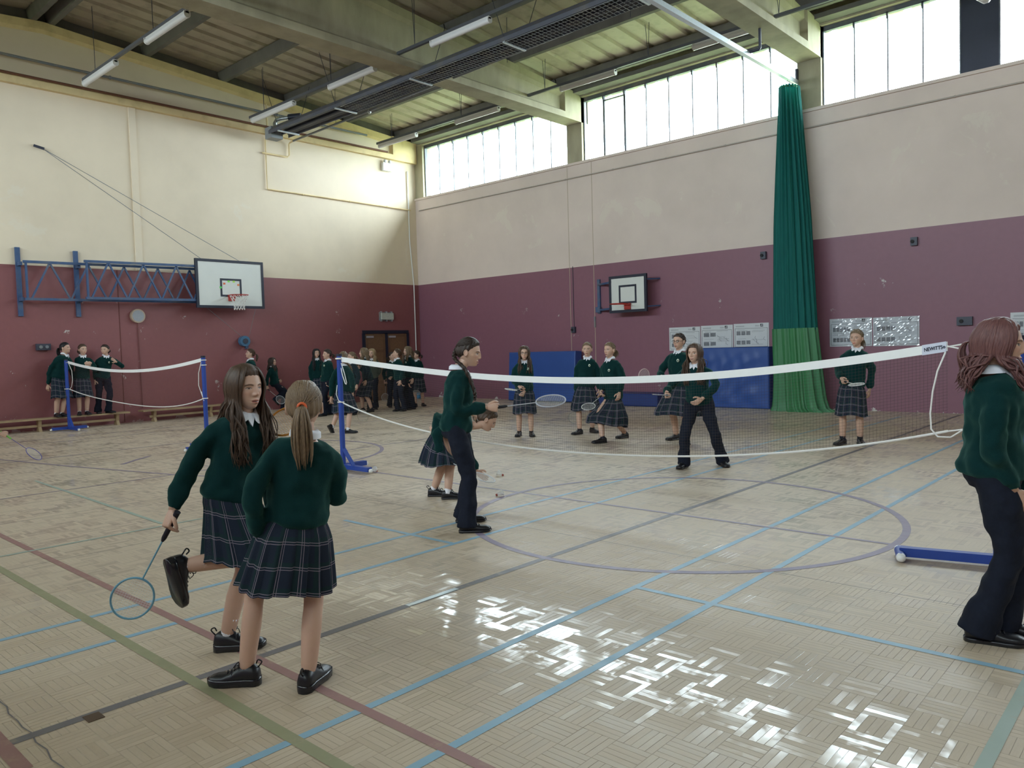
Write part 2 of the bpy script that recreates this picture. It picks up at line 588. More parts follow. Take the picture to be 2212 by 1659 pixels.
def end_wall(name, x0, x1):
    mb = MB()
    ys = [.36, 0.0, -10.6, ROOM_Y, ROOM_Y - .36]
    hs = [ztop(min(0, max(ROOM_Y, y))) for y in ys]
    DY0, DY1, DZ = -2.22, -.58, 2.12
    prof = []
    for x in (x0, x1):
        prof.append([(x, y, -.05) for y in ys] + [(x, y, h) for y, h in zip(ys, hs)])
    for i in range(4):
        a, b, c, d = i, i + 1, 5 + i + 1, 5 + i
        mb.add([prof[0][k] for k in (a, b, c, d)], [(0, 1, 2, 3)])
        mb.add([prof[1][k] for k in (a, b, c, d)], [(3, 2, 1, 0)])
        mb.add([prof[0][5 + i], prof[0][6 + i], prof[1][6 + i], prof[1][5 + i]], [(0, 1, 2, 3)])
    for i in (0, 4):
        mb.add([prof[0][i], prof[0][5 + i], prof[1][5 + i], prof[1][i]], [(0, 1, 2, 3)])
    return tag(mb.build(name, M['cream_red_end']), kind='structure')


wall_end = end_wall('wall_back', -.30, 0.0)
wall_front = end_wall('wall_front', ROOM_X, ROOM_X + .3)

# vertical joints in the panels of the walls
for x in (6.2, 7.0):
    MB().box((x - .008, -.004, .02), (x + .008, .01, 6.3)).build('panel_joint', plain('wall_joint', (.50, .40, .30), .8), wall_window)
for y in (-9.30, -13.2):
    MB().box((-.01, y - .01, .02), (.004, y + .01, 3.6)).build('panel_joint', plain('wall_joint_red', (.16, .05, .045), .8), wall_end)
# projecting cream casing strip on the end wall and the sill ledge over the window wall
MB().box((0, -8.86, 3.62), (.035, -8.70, 7.47)).build('casing_strip', M['cream_red_end'], wall_end)
sill = MB().box((-.1, -.045, SILL - .05), (ROOM_X, .10, SILL + .012)).build('sill_ledge', M['cream_red_flare'], wall_window)

# ---- beams
ceiling_root = None
def beam_mesh(x, y0, y1, mat, name, parent, blocks=True, zb=7.38):
    mb = MB()
    def ring(y, full):
        zt = ztop(y)
        if full: pr = [(.25, zb), (.25, zb + .15), (.25, zb + .25), (.25, zt - .25), (.25, zt - .15), (.25, zt)]
        else: pr = [(.25, zb), (.25, zb + .15), (.11, zb + .24), (.11, zt - .24), (.20, zt - .17), (.20, zt)]
        return [(x + w, y, z) for w, z in pr] + [(x - w, y, z) for w, z in pr[::-1]]
    ys = [(y0, True), (y0 - .95, True), (y0 - 1.0, False), (-10.6, False), (y1 + 1.0, False), (y1 + .95, True), (y1, True)]
    mb.loft([ring(y, f) for y, f in ys])
    return mb.build(name, mat, parent)


roof = MB()
per = .50
prof = [(0, 0), (.33, 0), (.365, .06), (.465, .06)]
xs = []
for k in range(int((ROOM_X + 1.2) / per) + 1):
    xs += [(-.6 + k * per + a, h) for a, h in prof]
ysr = [1.2, -10.6, ROOM_Y - 1.2]
rows = []
for y in ysr:
    z = 8.10 + .078 * (10.6 - abs(y + 10.6)) + .26
    rows.append([(x, y, z + h) for x, h in xs])
roof.loft(rows, cap=False, closed=False)
ceiling = tag(roof.build('ceiling', M['sheet']), kind='structure')
out = MB()
out.loft([[(x, y, z + .05) for x, y, z in r] for r in rows], cap=False, closed=False)
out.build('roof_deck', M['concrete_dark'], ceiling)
for x in BEAMS: beam_mesh(x, .30, ROOM_Y - .30, M['concrete'], 'roof_beam', ceiling)
beam_mesh(-.12, 0.0, ROOM_Y, M['cream'], 'end_beam', wall_end, zb=7.46)
PUR = [-.62, -2.55, -4.5, -6.42, -8.36]
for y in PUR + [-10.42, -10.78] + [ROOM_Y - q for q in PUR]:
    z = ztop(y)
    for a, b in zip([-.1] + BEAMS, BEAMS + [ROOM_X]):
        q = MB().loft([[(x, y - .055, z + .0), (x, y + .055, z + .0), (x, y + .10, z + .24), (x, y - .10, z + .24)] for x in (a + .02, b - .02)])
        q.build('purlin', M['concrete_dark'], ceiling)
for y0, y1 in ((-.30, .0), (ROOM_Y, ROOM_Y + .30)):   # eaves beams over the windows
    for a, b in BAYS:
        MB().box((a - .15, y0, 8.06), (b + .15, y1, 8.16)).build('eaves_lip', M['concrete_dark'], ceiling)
for y0, y1 in ((0, .36), (ROOM_Y - .36, ROOM_Y)):
    MB().box((-.3, y0, 8.02), (ROOM_X + .3, y1, 8.40)).build('eaves_beam', M['concrete'], ceiling)

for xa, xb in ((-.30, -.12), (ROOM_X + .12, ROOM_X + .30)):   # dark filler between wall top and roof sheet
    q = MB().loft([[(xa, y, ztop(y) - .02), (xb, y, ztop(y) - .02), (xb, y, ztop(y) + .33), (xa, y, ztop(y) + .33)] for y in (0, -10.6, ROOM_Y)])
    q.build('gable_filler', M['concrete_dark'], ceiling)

# ---- clerestory windows
def window(n, a, b, yc, dark=None, casement=None):
    s = 1 if yc > -5 else -1
    root = tag(MB().box((a, yc - .03, SILL), (b, yc + .03, SILL + .03)).build('window_%d' % n, M['frame_grey']), kind='structure')
    MB().box((a, yc - .05, HEAD), (b, yc + .05, 8.04)).build('window_head', M['frame_grey'], root)
    for x in (a, b): MB().box((x - .03, yc - .05, SILL), (x + .035, yc + .05, 8.02)).build('window_jamb', M['frame_grey'], root)
    k = int(round((b - a) / .635))
    xs = np.linspace(a, b, k + 1)
    for i in range(k):
        if i:
            w = .028 if casement and i in casement else .012
            MB().box((xs[i] - w, yc - .022, SILL + .02), (xs[i] + w, yc + .022, HEAD + .01)).build('mullion', M['frame_grey'], root)
            MB().box((xs[i] - .02, yc - .05, HEAD - .10), (xs[i] + .02, yc - .02, HEAD + .03)).build('mullion_clip', M['frame_grey'], root)
        mt = M['navy_board'] if dark is not None and i == dark else M['glass']
        MB().box((xs[i] + .012, yc - .004, SILL + .03), (xs[i + 1] - .012, yc + .004, HEAD)).build('pane' if mt is M['glass'] else 'boarded_pane', mt, root)
    if casement:
        x0, x1 = xs[casement[0]], xs[casement[1]]
        MB().box((x0, yc - .03, HEAD - .12), (x1, yc + .03, HEAD - .09)).build('casement_rail', M['frame_grey'], root)
    return root


M['navy_board'] = plain('dark_board', (.02, .025, .05), .5)
n_ = 1
for i, (a, b) in enumerate(BAYS):
    window(n_, a, b, .16, dark=4 if i == 2 else None, casement=(1, 2) if i == 1 else None); n_ += 1
for a, b in BAYS:
    if (a, b) in OPP: window(n_, a, b, ROOM_Y - .16); n_ += 1
    else: MB().box((a - .1, ROOM_Y - .30, SILL), (b + .1, ROOM_Y - .1, 8.04)).build('infill_panel', M['cream'], wall_opp)
for x in BEAMS + [0.04, 31.02]:
    w = .25 if 1 < x < 30 else .34
    for y0, y1, wl in ((.02, .36, wall_window), (ROOM_Y - .36, ROOM_Y - .02, wall_opp)):
        MB().box((x - w, y0, SILL), (x + w, y1, 8.02)).build('concrete_column', M['concrete'], wl)

# ground outside
tag(MB().add([(-80, -110, -.3), (110, -110, -.3), (110, 90, -.3), (-80, 90, -.3)], [(0, 1, 2, 3)]).build('ground', plain('grass_outside', (.16, .20, .07), .9, var=.3, scale=.5)), kind='structure')

# ================================================================== FIXTURES
# ---- lighting rails, battens, hangers
M['heater_rail'] = plain('dark_channel', (.10, .105, .12), .5)
def batten(x0, x1, y, z, label):
    r = empty('ceiling_light', ((x0 + x1) / 2, y, z), label, 'light', 'fluorescent battens under the roof')
    L = (x1 - x0) / 2
    MB().box((-L, -.032, -.005), (L, .032, .045)).build('housing', M['white_plastic'], r)
    n = 10
    rings = [[(x, .055 * math.cos(a), -.028 + .05 * math.sin(a)) for a in np.linspace(math.pi, 2 * math.pi, n)] +
             [(x, .05, .0), (x, -.05, .0)] for x in (-L + .02, L - .02)]
    MB().loft(rings).build('diffuser', M['diffuser'], r, smooth=True, angle=40)
    for sx in (-1, 1):
        MB().loft([[(x, .06 * math.cos(a), -.028 + .056 * math.sin(a)) for a in np.linspace(math.pi, 2 * math.pi, n)] + [(x, .058, .03), (x, -.058, .03)]
                   for x in (sx * L, sx * (L - .03))]).build('end_cap', M['white_plastic'], r)
    return r


def light_rail(y, z, x1, label, spans, blabels):
    r = empty('lighting_rail', (.6, y, z + .05), label, 'rail')
    MB().box((.0, -.03, 0), (x1 - .6, .03, .06)).build('channel', M['heater_rail'], r)
    for x in np.arange(1.3, x1 - .3, 2.9):
        zt = ztop(y) + .1 - z
        MB().tube([(x - .6, 0, .05), (x - .55, -.02, zt)], .006, 5).tube([(x - .6, 0, .05), (x - .68, .03, zt)], .006, 5).build('hanger_wire', M['dark_steel'], r)
    for (a, b), lb in zip(spans, blabels): batten(a, b, y, z, lb)


light_rail(-10.02, 7.60, 12.4, 'grey channel rail nearest the hall centre carrying two white battens',
           [(.66, 2.4), (3.9, 5.6)], ['white batten light highest on the cream end wall at far left', 'white batten light beside the sloping roof at upper left'])
light_rail(-6.04, 7.56, 12.4, 'long grey channel rail above and beside the radiant heater',
           [(.72, 2.66), (4.13, 5.8), (7.6, 9.2)],
           ['white batten light just above the heater burner box', 'grey-white batten light crossing the first concrete beam', 'batten light nearest the dark roof at top centre'])
light_rail(-1.94, 7.60, 19.6, 'grey channel rail running closest to the clerestory windows',
           [(.71, 2.38), (3.99, 5.57), (7.59, 9.15), (11.08, 12.64)],
           ['batten light at the corner end of the window-side rail', 'batten light under the first concrete beam on the window side',
            'batten light in the middle of the window-side rail', 'batten light ending beside the second concrete beam'])

hb = empty('hanging_lamp', (16.2, -1.94, 6.98), 'clear hanging double-tube lamp in front of the dark boarded pane', 'light')
for k in (-1, 1):
    MB().tube([(-.1, k * .09, .14), (.12, k * .09, -.06), (.16, k * .09, -.09)], [.075, .075, .03], 12).build('glass_tube', M['diffuser'], hb, smooth=True, angle=50)
MB().box((-.2, -.16, .14), (.12, .16, .2)).build('housing', M['steel_grey'], hb)
MB().tube([(0, 0, .2), (0, 0, 1.3)], .012, 6).build('hanger_rod', M['dark_steel'], hb)

# ---- radiant heater
M['heater_dark'] = plain('heater_dark_steel', (.085, .09, .11), .45, dirt=(.13, .12, .11))
hz, hy = 7.36, -5.35
ht = empty('radiant_heater', (.55, hy, hz), 'long dark steel gas radiant tube heater hung under the roof', 'heater')
pr = [(-.30, -.10), (-.30, -.02), (-.14, .13), (.14, .13), (.30, -.02), (.30, -.10)]
inn = [(.285, -.10), (.285, -.03), (.13, .115), (-.13, .115), (-.285, -.03), (-.285, -.10)]
MB().loft([[(x, a, b) for a, b in pr + inn] for x in (.25, 12.2)]).build('reflector', M['heater_dark'], ht)
for s in (-1, 1): MB().cyl((.2, s * .13, .0), (12.1, s * .13, .0), .045, 12).build('radiant_tube', M['dark_steel'], ht, smooth=True, angle=50)
g = MB()
for x in np.arange(3.4, 12.1, .09): g.bar((x, -.28, -.11), (x, .28, -.11), .008)
for y in np.linspace(-.28, .28, 6): g.bar((3.4, y, -.11), (12.1, y, -.11), .008)
tag(g.build('guard_mesh', M['steel_grey'], ht), kind='stuff')
MB().box((-.05, -.22, -.17), (.26, .12, .12)).build('burner_box', plain('burner_grey', (.25, .27, .28), .5), ht)
MB().tube([(.1, .0, .1), (.1, .0, .26), (.12, .04, .34), (.2, .12, .38), (.42, .3, .40)], .055, 12).build('flue_elbow', M['galv'], ht, smooth=True, angle=60)
MB().tube([(.36, .25, .40), (.62, .46, .42)], .085, 14).build('flue_mouth', M['dark_steel'], ht, smooth=True, angle=50)
for x in (.7, 3.2, 5.9, 8.6, 11.4):
    MB().box((x, -.31, -.13), (x + .05, .31, -.10)).build('bracket', M['galv'], ht)
    MB().tube([(x, -.28, .0), (x - .25, -.5, 1.2)], .007, 5).tube([(x, .28, .0), (x + .3, .5, 1.1)], .007, 5).build('hanger_wire', M['dark_steel'], ht)
gp = empty('gas_pipe', (.3, -4.6, 7.36), 'thin grey gas pipe running beside the radiant heater', 'pipe')
MB().tube([(0, 0, 0), (12.0, 0, .18)], .028, 8).build('pipe_run', M['steel_grey'], gp, smooth=True, angle=50)
MB().tube([(0, 0, 0), (-.18, 0, -.02), (-.22, 0, -.06), (-.22, 0, -.35), (-.24, -.05, -.40), (-.25, -.8, -.40)], .022, 8).build('drop_pipe', M['cream'], gp, smooth=True, angle=50)
for x in (2.0, 5.0, 8.0, 11.0): MB().cyl((x, 0, .0), (x + .02, 0, .9), .006, 5).build('hanger_wire', M['dark_steel'], gp)
MB().ball((3.4, 0, .03), .05, 10, 6).build('valve', M['galv'], gp, smooth=True)

# ---- pipes on the end wall
def wall_pipe(name, path, r, mat, label, clips=None):
    p = np.array(path, float)
    root = empty(name, p[0], label, 'pipe')
    MB().tube(p - p[0], r, 8).build('pipe_run', mat, root, smooth=True, angle=60)
    if clips is not None:
        for q in clips: MB().ball(np.array(q) - p[0], r * 1.5, 8, 6).build('clip', mat, root, smooth=True)


wall_pipe('rusty_pipe', [(.17, -14, 7.64), (.17, -1.2, 7.64)], .028, M['brown_pipe'], 'rust brown pipe along the top of the cream end wall')
wall_pipe('grey_conduit', [(.2, -14, 8.0), (.2, -2.0, 8.0)], .03, M['steel_grey'], 'grey conduit running above the rust brown pipe', [(.2, y, 8.0) for y in (-9.3, -5.0)])
wall_pipe('yellow_conduit', [(.165, -5.30, 8.25), (.165, -5.30, 7.42), (.04, -5.30, 7.34), (.04, -5.30, 6.0), (.04, -.25, 5.98)], .02, M['cream'], 'cream conduit dropping beside the heater then turning to the corner',
          [(.04, y, 5.99) for y in (-4.2, -2.6, -1.2)])
wall_pipe('corner_conduit', [(.04, -.33, 7.2), (.04, -.33, 5.0), (.04, -.22, 3.6), (.04, -.22, 1.0)], .018, M['white_plastic'], 'thin white conduit running down near the corner of the hall')
wall_pipe('sill_conduit', [(.2, -.03, 5.97), (ROOM_X - .5, -.03, 5.97)], .016, plain('grey_cream_conduit', (.46, .40, .35), .7), 'thin conduit clipped below the clerestory sill', [(x, -.03, 5.97) for x in np.arange(1.5, 18, 1.55)])
em = empty('emergency_light', (.05, -1.17, 7.22), 'white emergency light box with two spot lamps near the corner', 'light')
MB().box((-.03, -.17, -.14), (.07, .17, .1)).build('box', M['white_plastic'], em)
for s in (-1, 1): MB().ball((.05, s * .09, .15), .055, 10, 7).build('spot_lamp', M['diffuser'], em, smooth=True)

# ---- end wall: folding basketball goal
gb = empty('basketball_goal', (0, -7.0, 2.5), 'large basketball goal on blue folding truss fixed to end wall', 'basketball goal')
gb.location = (0, 0, 0)
def goal_board(root, c, n, r, w, h, rimz, inner, netted, depth=.03):
    """c centre of front face; n outward normal; r right vector"""
    c, n, r = [np.array(q, float) for q in (c, n, r)]
    u = np.array([0, 0, 1.])
    Mx = np.eye(4); Mx[:3, 0], Mx[:3, 1], Mx[:3, 2], Mx[:3, 3] = r, n, u, c
    MB().box((-w / 2, -depth, -h / 2), (w / 2, 0, h / 2), Mx).build('backboard', M['board_white'], root)
    e = MB()
    t = .045
    for lo, hi in (((-w / 2 - .02, -depth - .02, h / 2 - t), (w / 2 + .02, .012, h / 2 + .02)), ((-w / 2 - .02, -depth - .02, -h / 2 - .02), (w / 2 + .02, .012, -h / 2 + t)),
                   ((-w / 2 - .02, -depth - .02, -h / 2 + t), (-w / 2 + t, .012, h / 2 - t)), ((w / 2 - t, -depth - .02, -h / 2 + t), (w / 2 + .02, .012, h / 2 - t))): e.box(lo, hi, Mx)
    e.build('board_border', M['navy'], root)
    iw, ih, iz = inner
    e = MB()
    for lo, hi in (((-iw / 2, 0, iz + ih - .05), (iw / 2, .004, iz + ih)), ((-iw / 2, 0, iz), (iw / 2, .004, iz + .05)),
                   ((-iw / 2, 0, iz + .05), (-iw / 2 + .05, .004, iz + ih - .05)), ((iw / 2 - .05, 0, iz + .05), (iw / 2, .004, iz + ih - .05))): e.box(lo, hi, Mx)
    e.build('target_square', M['navy'], root)
    rc = c + n * .38 + u * (rimz - c[2])
    rim = MB().torus(rc, r, n, .225, .011, 40, 8)
    rim.bar(c + u * (rimz - c[2]) + r * .1, rc - n * .2 + r * .1, .018).bar(c + u * (rimz - c[2]) - r * .1, rc - n * .2 - r * .1, .018)
    ro = rim.build('rim', M['red_paint'], root, smooth=True, angle=50)
    MB().box((-.09, 0, rimz - c[2] - .13), (.09, .035, rimz - c[2] + .03), Mx).build('rim_plate', M['red_paint'], ro)
    if netted:
        nt2 = MB()
        k, lv = 12, 7
        def pt(i, j):
            rad = [.225, .20, .175, .152, .135, .125, .13][j]
            a = 2 * math.pi * (i + .5 * (j % 2)) / k
            return rc + r * rad * math.cos(a) + n * rad * math.sin(a) - u * (.062 * j)
        for j in range(lv - 1):
            for i in range(k):
                nt2.tube([pt(i, j), pt(i, j + 1)], .006, 4)
                nt2.tube([pt(i, j), pt(i - 1 if j % 2 == 0 else i + 1, j + 1)], .006, 4)
        nt2.build('basket_net', M['cord'], ro)


goal_board(gb, (.47, -6.71, 3.34), (1, 0, 0), (0, 1, 0), 1.80, 1.18, 3.04, (.58, .46, 3.02 - 3.34), True)
for y in (-11.34, -10.19):
    MB().box((.0, y - .045, 2.5), (.06, y + .045, 3.98)).build('wall_post', M['blue_steel'], gb)
    for hz_ in (2.82, 3.58): MB().box((.06, y - .03, hz_), (.22, y + .03, hz_ + .08)).build('hinge', M['blue_steel'], gb)
for x, z0, z1 in ((.24, 2.86, 3.66), (.42, 2.90, 3.72)):
    ystart = -11.30 if x < .3 else -10.15
    MB().bar((x, ystart, z0), (x, -5.95, z0 + .03), .055).build('truss_chord', M['blue_steel'], gb)
    MB().bar((x, ystart, z1), (x, -5.95, z1 + .06), .055).build('truss_chord', M['blue_steel'], gb)
    ys = np.arange(ystart + .12, -6.9, .78)
    for i, y in enumerate(ys):
        MB().bar((x, y, z0), (x, y + .39, z1), .035).build('truss_brace', M['blue_steel'], gb)
        MB().bar((x, y + .39, z1), (x, y + .78, z0), .035).build('truss_brace', M['blue_steel'], gb)
    MB().bar((x, ystart + .05, z0), (x, ystart + .05, z1), .04).build('truss_upright', M['blue_steel'], gb)
for y in (-7.3, -6.1): MB().bar((.43, y, 2.85), (.43, y, 3.8), .06).build('board_upright', M['blue_steel'], gb)
for k, (dy, dz, cc) in enumerate(((-.18, .1, (.75, .16, .05)), (-.06, .16, (.25, .75, .1)), (.08, .16, (.45, .75, .1)), (.2, .08, (.8, .22, .06)), (-.28, .0, (.1, .7, .12)))):
    MB().box((.472, -6.71 + dy - .028, 3.25 + dz - .024), (.476, -6.71 + dy + .028, 3.25 + dz + .024)).build('sticker', plain('sticker_colour', cc, .5), gb)
for a, b in (((.05, -10.75, 6.18), (.42, -7.45, 3.95)), ((.05, -10.75, 6.18), (.44, -6.42, 3.94))): MB().tube([a, b], .007, 5).build('stay_wire', M['steel_grey'], gb)
MB().tube([(.02, -10.9, 6.22), (.1, -10.72, 6.16)], .03, 6).build('wire_anchor', M['dark_steel'], gb)
MB().tube([(.1, -6.2, 1.95), (.4, -7.4, 2.78)], .005, 5).tube([(.1, -6.1, 1.9), (.4, -6.0, 2.78)], .005, 5).build('pull_cord', M['steel_grey'], gb)
wc = empty('winch', (.0, -6.21, 1.89), 'round blue hand winch fixed to red end wall', 'winch')
MB().box((0, .06, -.2), (.05, .14, .12)).build('mount', M['blue_steel'], wc)
MB().cyl((.03, 0, 0), (.16, 0, 0), .14, 20).build('drum', plain('winch_blue', (.06, .16, .28), .4), wc, smooth=True, angle=40)
MB().cyl((.16, 0, 0), (.18, 0, 0), .07, 16).build('hub', M['dark_steel'], wc, smooth=True, angle=40)
ck = empty('wall_speaker', (.0, -8.90, 2.53), 'round beige wall speaker with grey grille on red wall', 'speaker')
MB().cyl((0, 0, 0), (.09, 0, 0), .165, 28).build('case', plain('speaker_beige', (.50, .38, .28), .5), ck, smooth=True, angle=40)
MB().cyl((.09, 0, 0), (.095, 0, 0), .135, 28).build('grille', plain('speaker_grille', (.36, .38, .42), .6), ck, smooth=True, angle=40)
MB().tube([(.02, 0, -.16), (.02, .02, -2.2)], .008, 5).build('cable', plain('cable_red', (.16, .05, .045), .7), ck)
sb = empty('socket_box', (.0, -10.95, 1.83), 'dark dusty socket box left of the girls on the bench', 'socket box')
MB().box((0, -.14, -.07), (.09, .14, .07)).build('box', M['dark_steel'], sb)
for s in (-.06, .06): MB().cyl((.09, s, 0), (.11, s, 0), .035, 12).build('plug_cover', M['steel_grey'], sb)
bl = empty('bulkhead_light', (.0, -1.38, 2.59), 'grey bulkhead lamp above the brown double door', 'light')
MB().box((0, -.26, -.13), (.05, .26, .13)).build('case', M['steel_grey'], bl)
MB().box((.05, -.23, -.10), (.11, .23, .10)).build('lens', plain('bulkhead_lens', (.52, .55, .50), .3, var=.2), bl)
for dy in (-.2, 0, .2): MB().box((.0, dy - .02, -.155), (.06, dy + .02, .155)).build('clip', M['galv'], bl)

# ---- double door
dr = tag(MB().box((-.02, -2.30, 2.06), (.05, -.52, 2.16)).build('door_1', M['navy']), kind='structure')
for y in (-2.27, -.55, -1.41): MB().box((-.02, y - .045, 0), (.05, y + .045, 2.07)).build('door_frame', M['navy'], dr)
for y0, y1 in ((-2.22, -1.46), (-1.36, -.60)):
    lf = MB().box((.0, y0, .01), (.035, y1, 2.05)).build('door_leaf', M['door_wood'], dr)
    for k in range(4): MB().box((.035, y0 + .1, .12 + k * .48), (.042, y1 - .1, .52 + k * .48)).build('door_panel', plain('door_panel_wood', (.19, .105, .055), .45, var=.25), lf)
    MB().box((.035, y0 + .04, 1.93), (.09, y0 + .28, 1.99)).build('door_closer', M['galv'], lf)
    MB().box((.035, y1 - .1, .95), (.05, y1 - .05, 1.15)).build('push_plate', M['galv'], lf)

# ---- window wall: small basketball goal
gs = empty('basketball_goal', (0, 0, 0), 'small square basketball goal without net on window wall', 'basketball goal')
goal_board(gs, (8.32, -.42, 2.76), (0, -1, 0), (1, 0, 0), 1.06, .88, 2.50, (.52, .46, 2.52 - 2.76), False)
MB().box((7.13, -.05, 2.33), (7.21, 0, 3.22)).build('wall_post', M['blue_steel'], gs)
for z in (2.42, 3.08): MB().bar((7.17, -.04, z), (7.85, -.40, z), .05).bar((8.85, -.40, z), (9.0, -.02, z + .02), .03).build('arm', M['blue_steel'], gs)
MB().box((7.10, -.10, 2.36), (7.24, -.03, 2.50)).build('hinge', M['blue_steel'], gs)
# ---- sockets on the window wall
for x, z, lb in ((15.61, 1.76, 'dark double socket box right of the foil-covered posters'), (11.67, 3.39, 'small black box left of the green curtain'),
                 (14.74, 3.35, 'small black box high on red wall right of curtain'), (6.31, 1.94, 'small black switch box on red wall between the blue mats')):
    r = empty('wall_box', (x, 0, z), lb, 'wall box')
    w = .13 if x > 15.5 else .06
    MB().box((-w, -.07, -.08), (w, 0, .08)).build('box', M['dark_steel'], r)
    MB().cyl((-w * .4, -.09, 0), (-w * .4, -.07, 0), .035, 12).build('dial', M['rubber'], r)
    if x < 7: MB().tube([(0, -.01, .08), (.0, -.01, 1.7)], .008, 5).build('cable', M['dark_steel'], r)
ps = MB().box((-.02, -.03, -.14), (.02, 0, .14)).build('cord_pull', M['steel_grey'])
ps.location = (7.01, 0, 2.12); tag(ps, 'thin grey pull handle under the small goal bracket', 'handle')

# ---- posters
def poster(x0, x1, z0, z1, label, foil, seed):
    r = empty('poster', (x0, -.004, z0), label, 'poster', 'training posters on the red wall')
    w, h = x1 - x0, z1 - z0
    rg = random.Random(seed)
    if foil:
        nx, nz = 34, 22
        v = [(w * i / nx, -.012 - abs(rg.gauss(0, .0035)), h * j / nz) for j in range(nz + 1) for i in range(nx + 1)]
        mb = MB().add(v, [(j * (nx + 1) + i, j * (nx + 1) + i + 1, (j + 1) * (nx + 1) + i + 1, (j + 1) * (nx + 1) + i) for j in range(nz) for i in range(nx)])
        mb.build('laminate', M['laminate'], r)
    MB().box((0, -.006, 0), (w, 0, h)).build('sheet', M['paper'], r)
    def bar(a, b, c, d, mt, nm): MB().box((a, -.0075, b), (c, -.006, d)).build(nm, mt, r)
    e = MB(); t = .006
    for a, b, c, d in ((.03, .03, .03 + t, h - .11), (w - .03 - t, .03, w - .03, h - .11), (.03, .03, w - .03, .03 + t), (.03, h - .11 - t, w - .03, h - .11)): e.box((a, -.0075, b), (c, -.006, d))
    e.build('printed_border', M['print_black'], r)
    bar(w - .20, h - .085, w - .135, h - .02, M['print_black'], 'logo_block')
    q = MB()
    q.bar((w - .185, -.0082, h - .078), (w - .160, -.0082, h - .028), .010, .001, up=(0, 1, 0)).bar((w - .165, -.0082, h - .03), (w - .142, -.0082, h - .034), .008, .001, up=(0, 1, 0))
    q.bar((w - .172, -.0082, h - .055), (w - .148, -.0082, h - .055), .008, .001, up=(0, 1, 0)).bar((w - .150, -.0082, h - .056), (w - .155, -.0082, h - .078), .009, .001, up=(0, 1, 0))
    q.build('logo_mark', M['paper'], r)
    bar(.05, h - .08, .26, h - .045, plain('print_title', (.45, .47, .49), .4), 'printed_title')
    e = MB()
    for k in range(14):
        y = h - .14 - k * .026
        if y < .06: break
        for a, b in ((.06, w * .42), (w * .5, w - .08)):
            if rg.random() < .5: e.box((a + rg.random() * .05, -.0075, y), (b - rg.random() * .12, -.006, y + .005))
    for k in range(3): e.box((w - .32, -.0075, h - .05 - k * .012), (w - .22, -.006, h - .046 - k * .012))
    e.build('printed_text', M['print_grey'], r)
    k = 2 + seed % 4
    for i in range(k):
        a = .07 + i * (w * .42 / k)
        bar(a, h * .53, a + w * .34 / k, h * .53 + .09, M['print_grey'], 'printed_photo')
        bar(a, h * .16, a + w * .34 / k, h * .16 + .085, M['print_grey'], 'printed_photo')
    e = MB()
    for i in range(5):
        a, b = w * .52 + rg.random() * w * .34, .1 + rg.random() * (h - .3)
        e.bar((a, -.0075, b), (a + .07 * rg.uniform(-1, 1), -.0075, b + .05), .006, .002, up=(0, 1, 0)).bar((a, -.0075, b), (a + .05, -.0075, b - .03), .006, .002, up=(0, 1, 0))
    e.build('printed_diagram', M['print_grey'], r)


m_, nt_, b_ = nt_of('shiny_laminate')
tr = nd(nt_, 'ShaderNodeBsdfTransparent')
gl = nd(nt_, 'ShaderNodeBsdfGlossy'); gl.inputs['Roughness'].default_value = .12
fr = nd(nt_, 'ShaderNodeFresnel'); fr.inputs[0].default_value = 1.7
mx = nd(nt_, 'ShaderNodeMixShader', i_0=mth(nt_, 'MULTIPLY_ADD', fr.outputs[0], 1.0, .05), i_1=tr.outputs[0], i_2=gl.outputs[0])
nt_.links.new(mx.outputs[0], nt_.nodes['Material Output'].inputs[0])
M['laminate'] = m_
poster(9.23, 10.07, 1.32, 1.88, 'white training poster behind the girl with glasses and bun', False, 11)
poster(10.09, 10.90, 1.33, 1.89, 'white training poster in the middle above the tall blue mat', False, 12)
poster(10.92, 11.76, 1.34, 1.90, 'white training poster nearest the green curtain', False, 13)
poster(13.09, 13.94, 1.33, 1.91, 'crinkled laminated poster directly behind girl with racket across her waist', True, 23)
poster(13.96, 14.82, 1.32, 1.90, 'right-hand crinkled laminated poster hanging clear of the girl', True, 22)
poster(16.34, 17.18, 1.33, 1.88, 'training poster at the right edge behind the auburn-haired girl', False, 31)

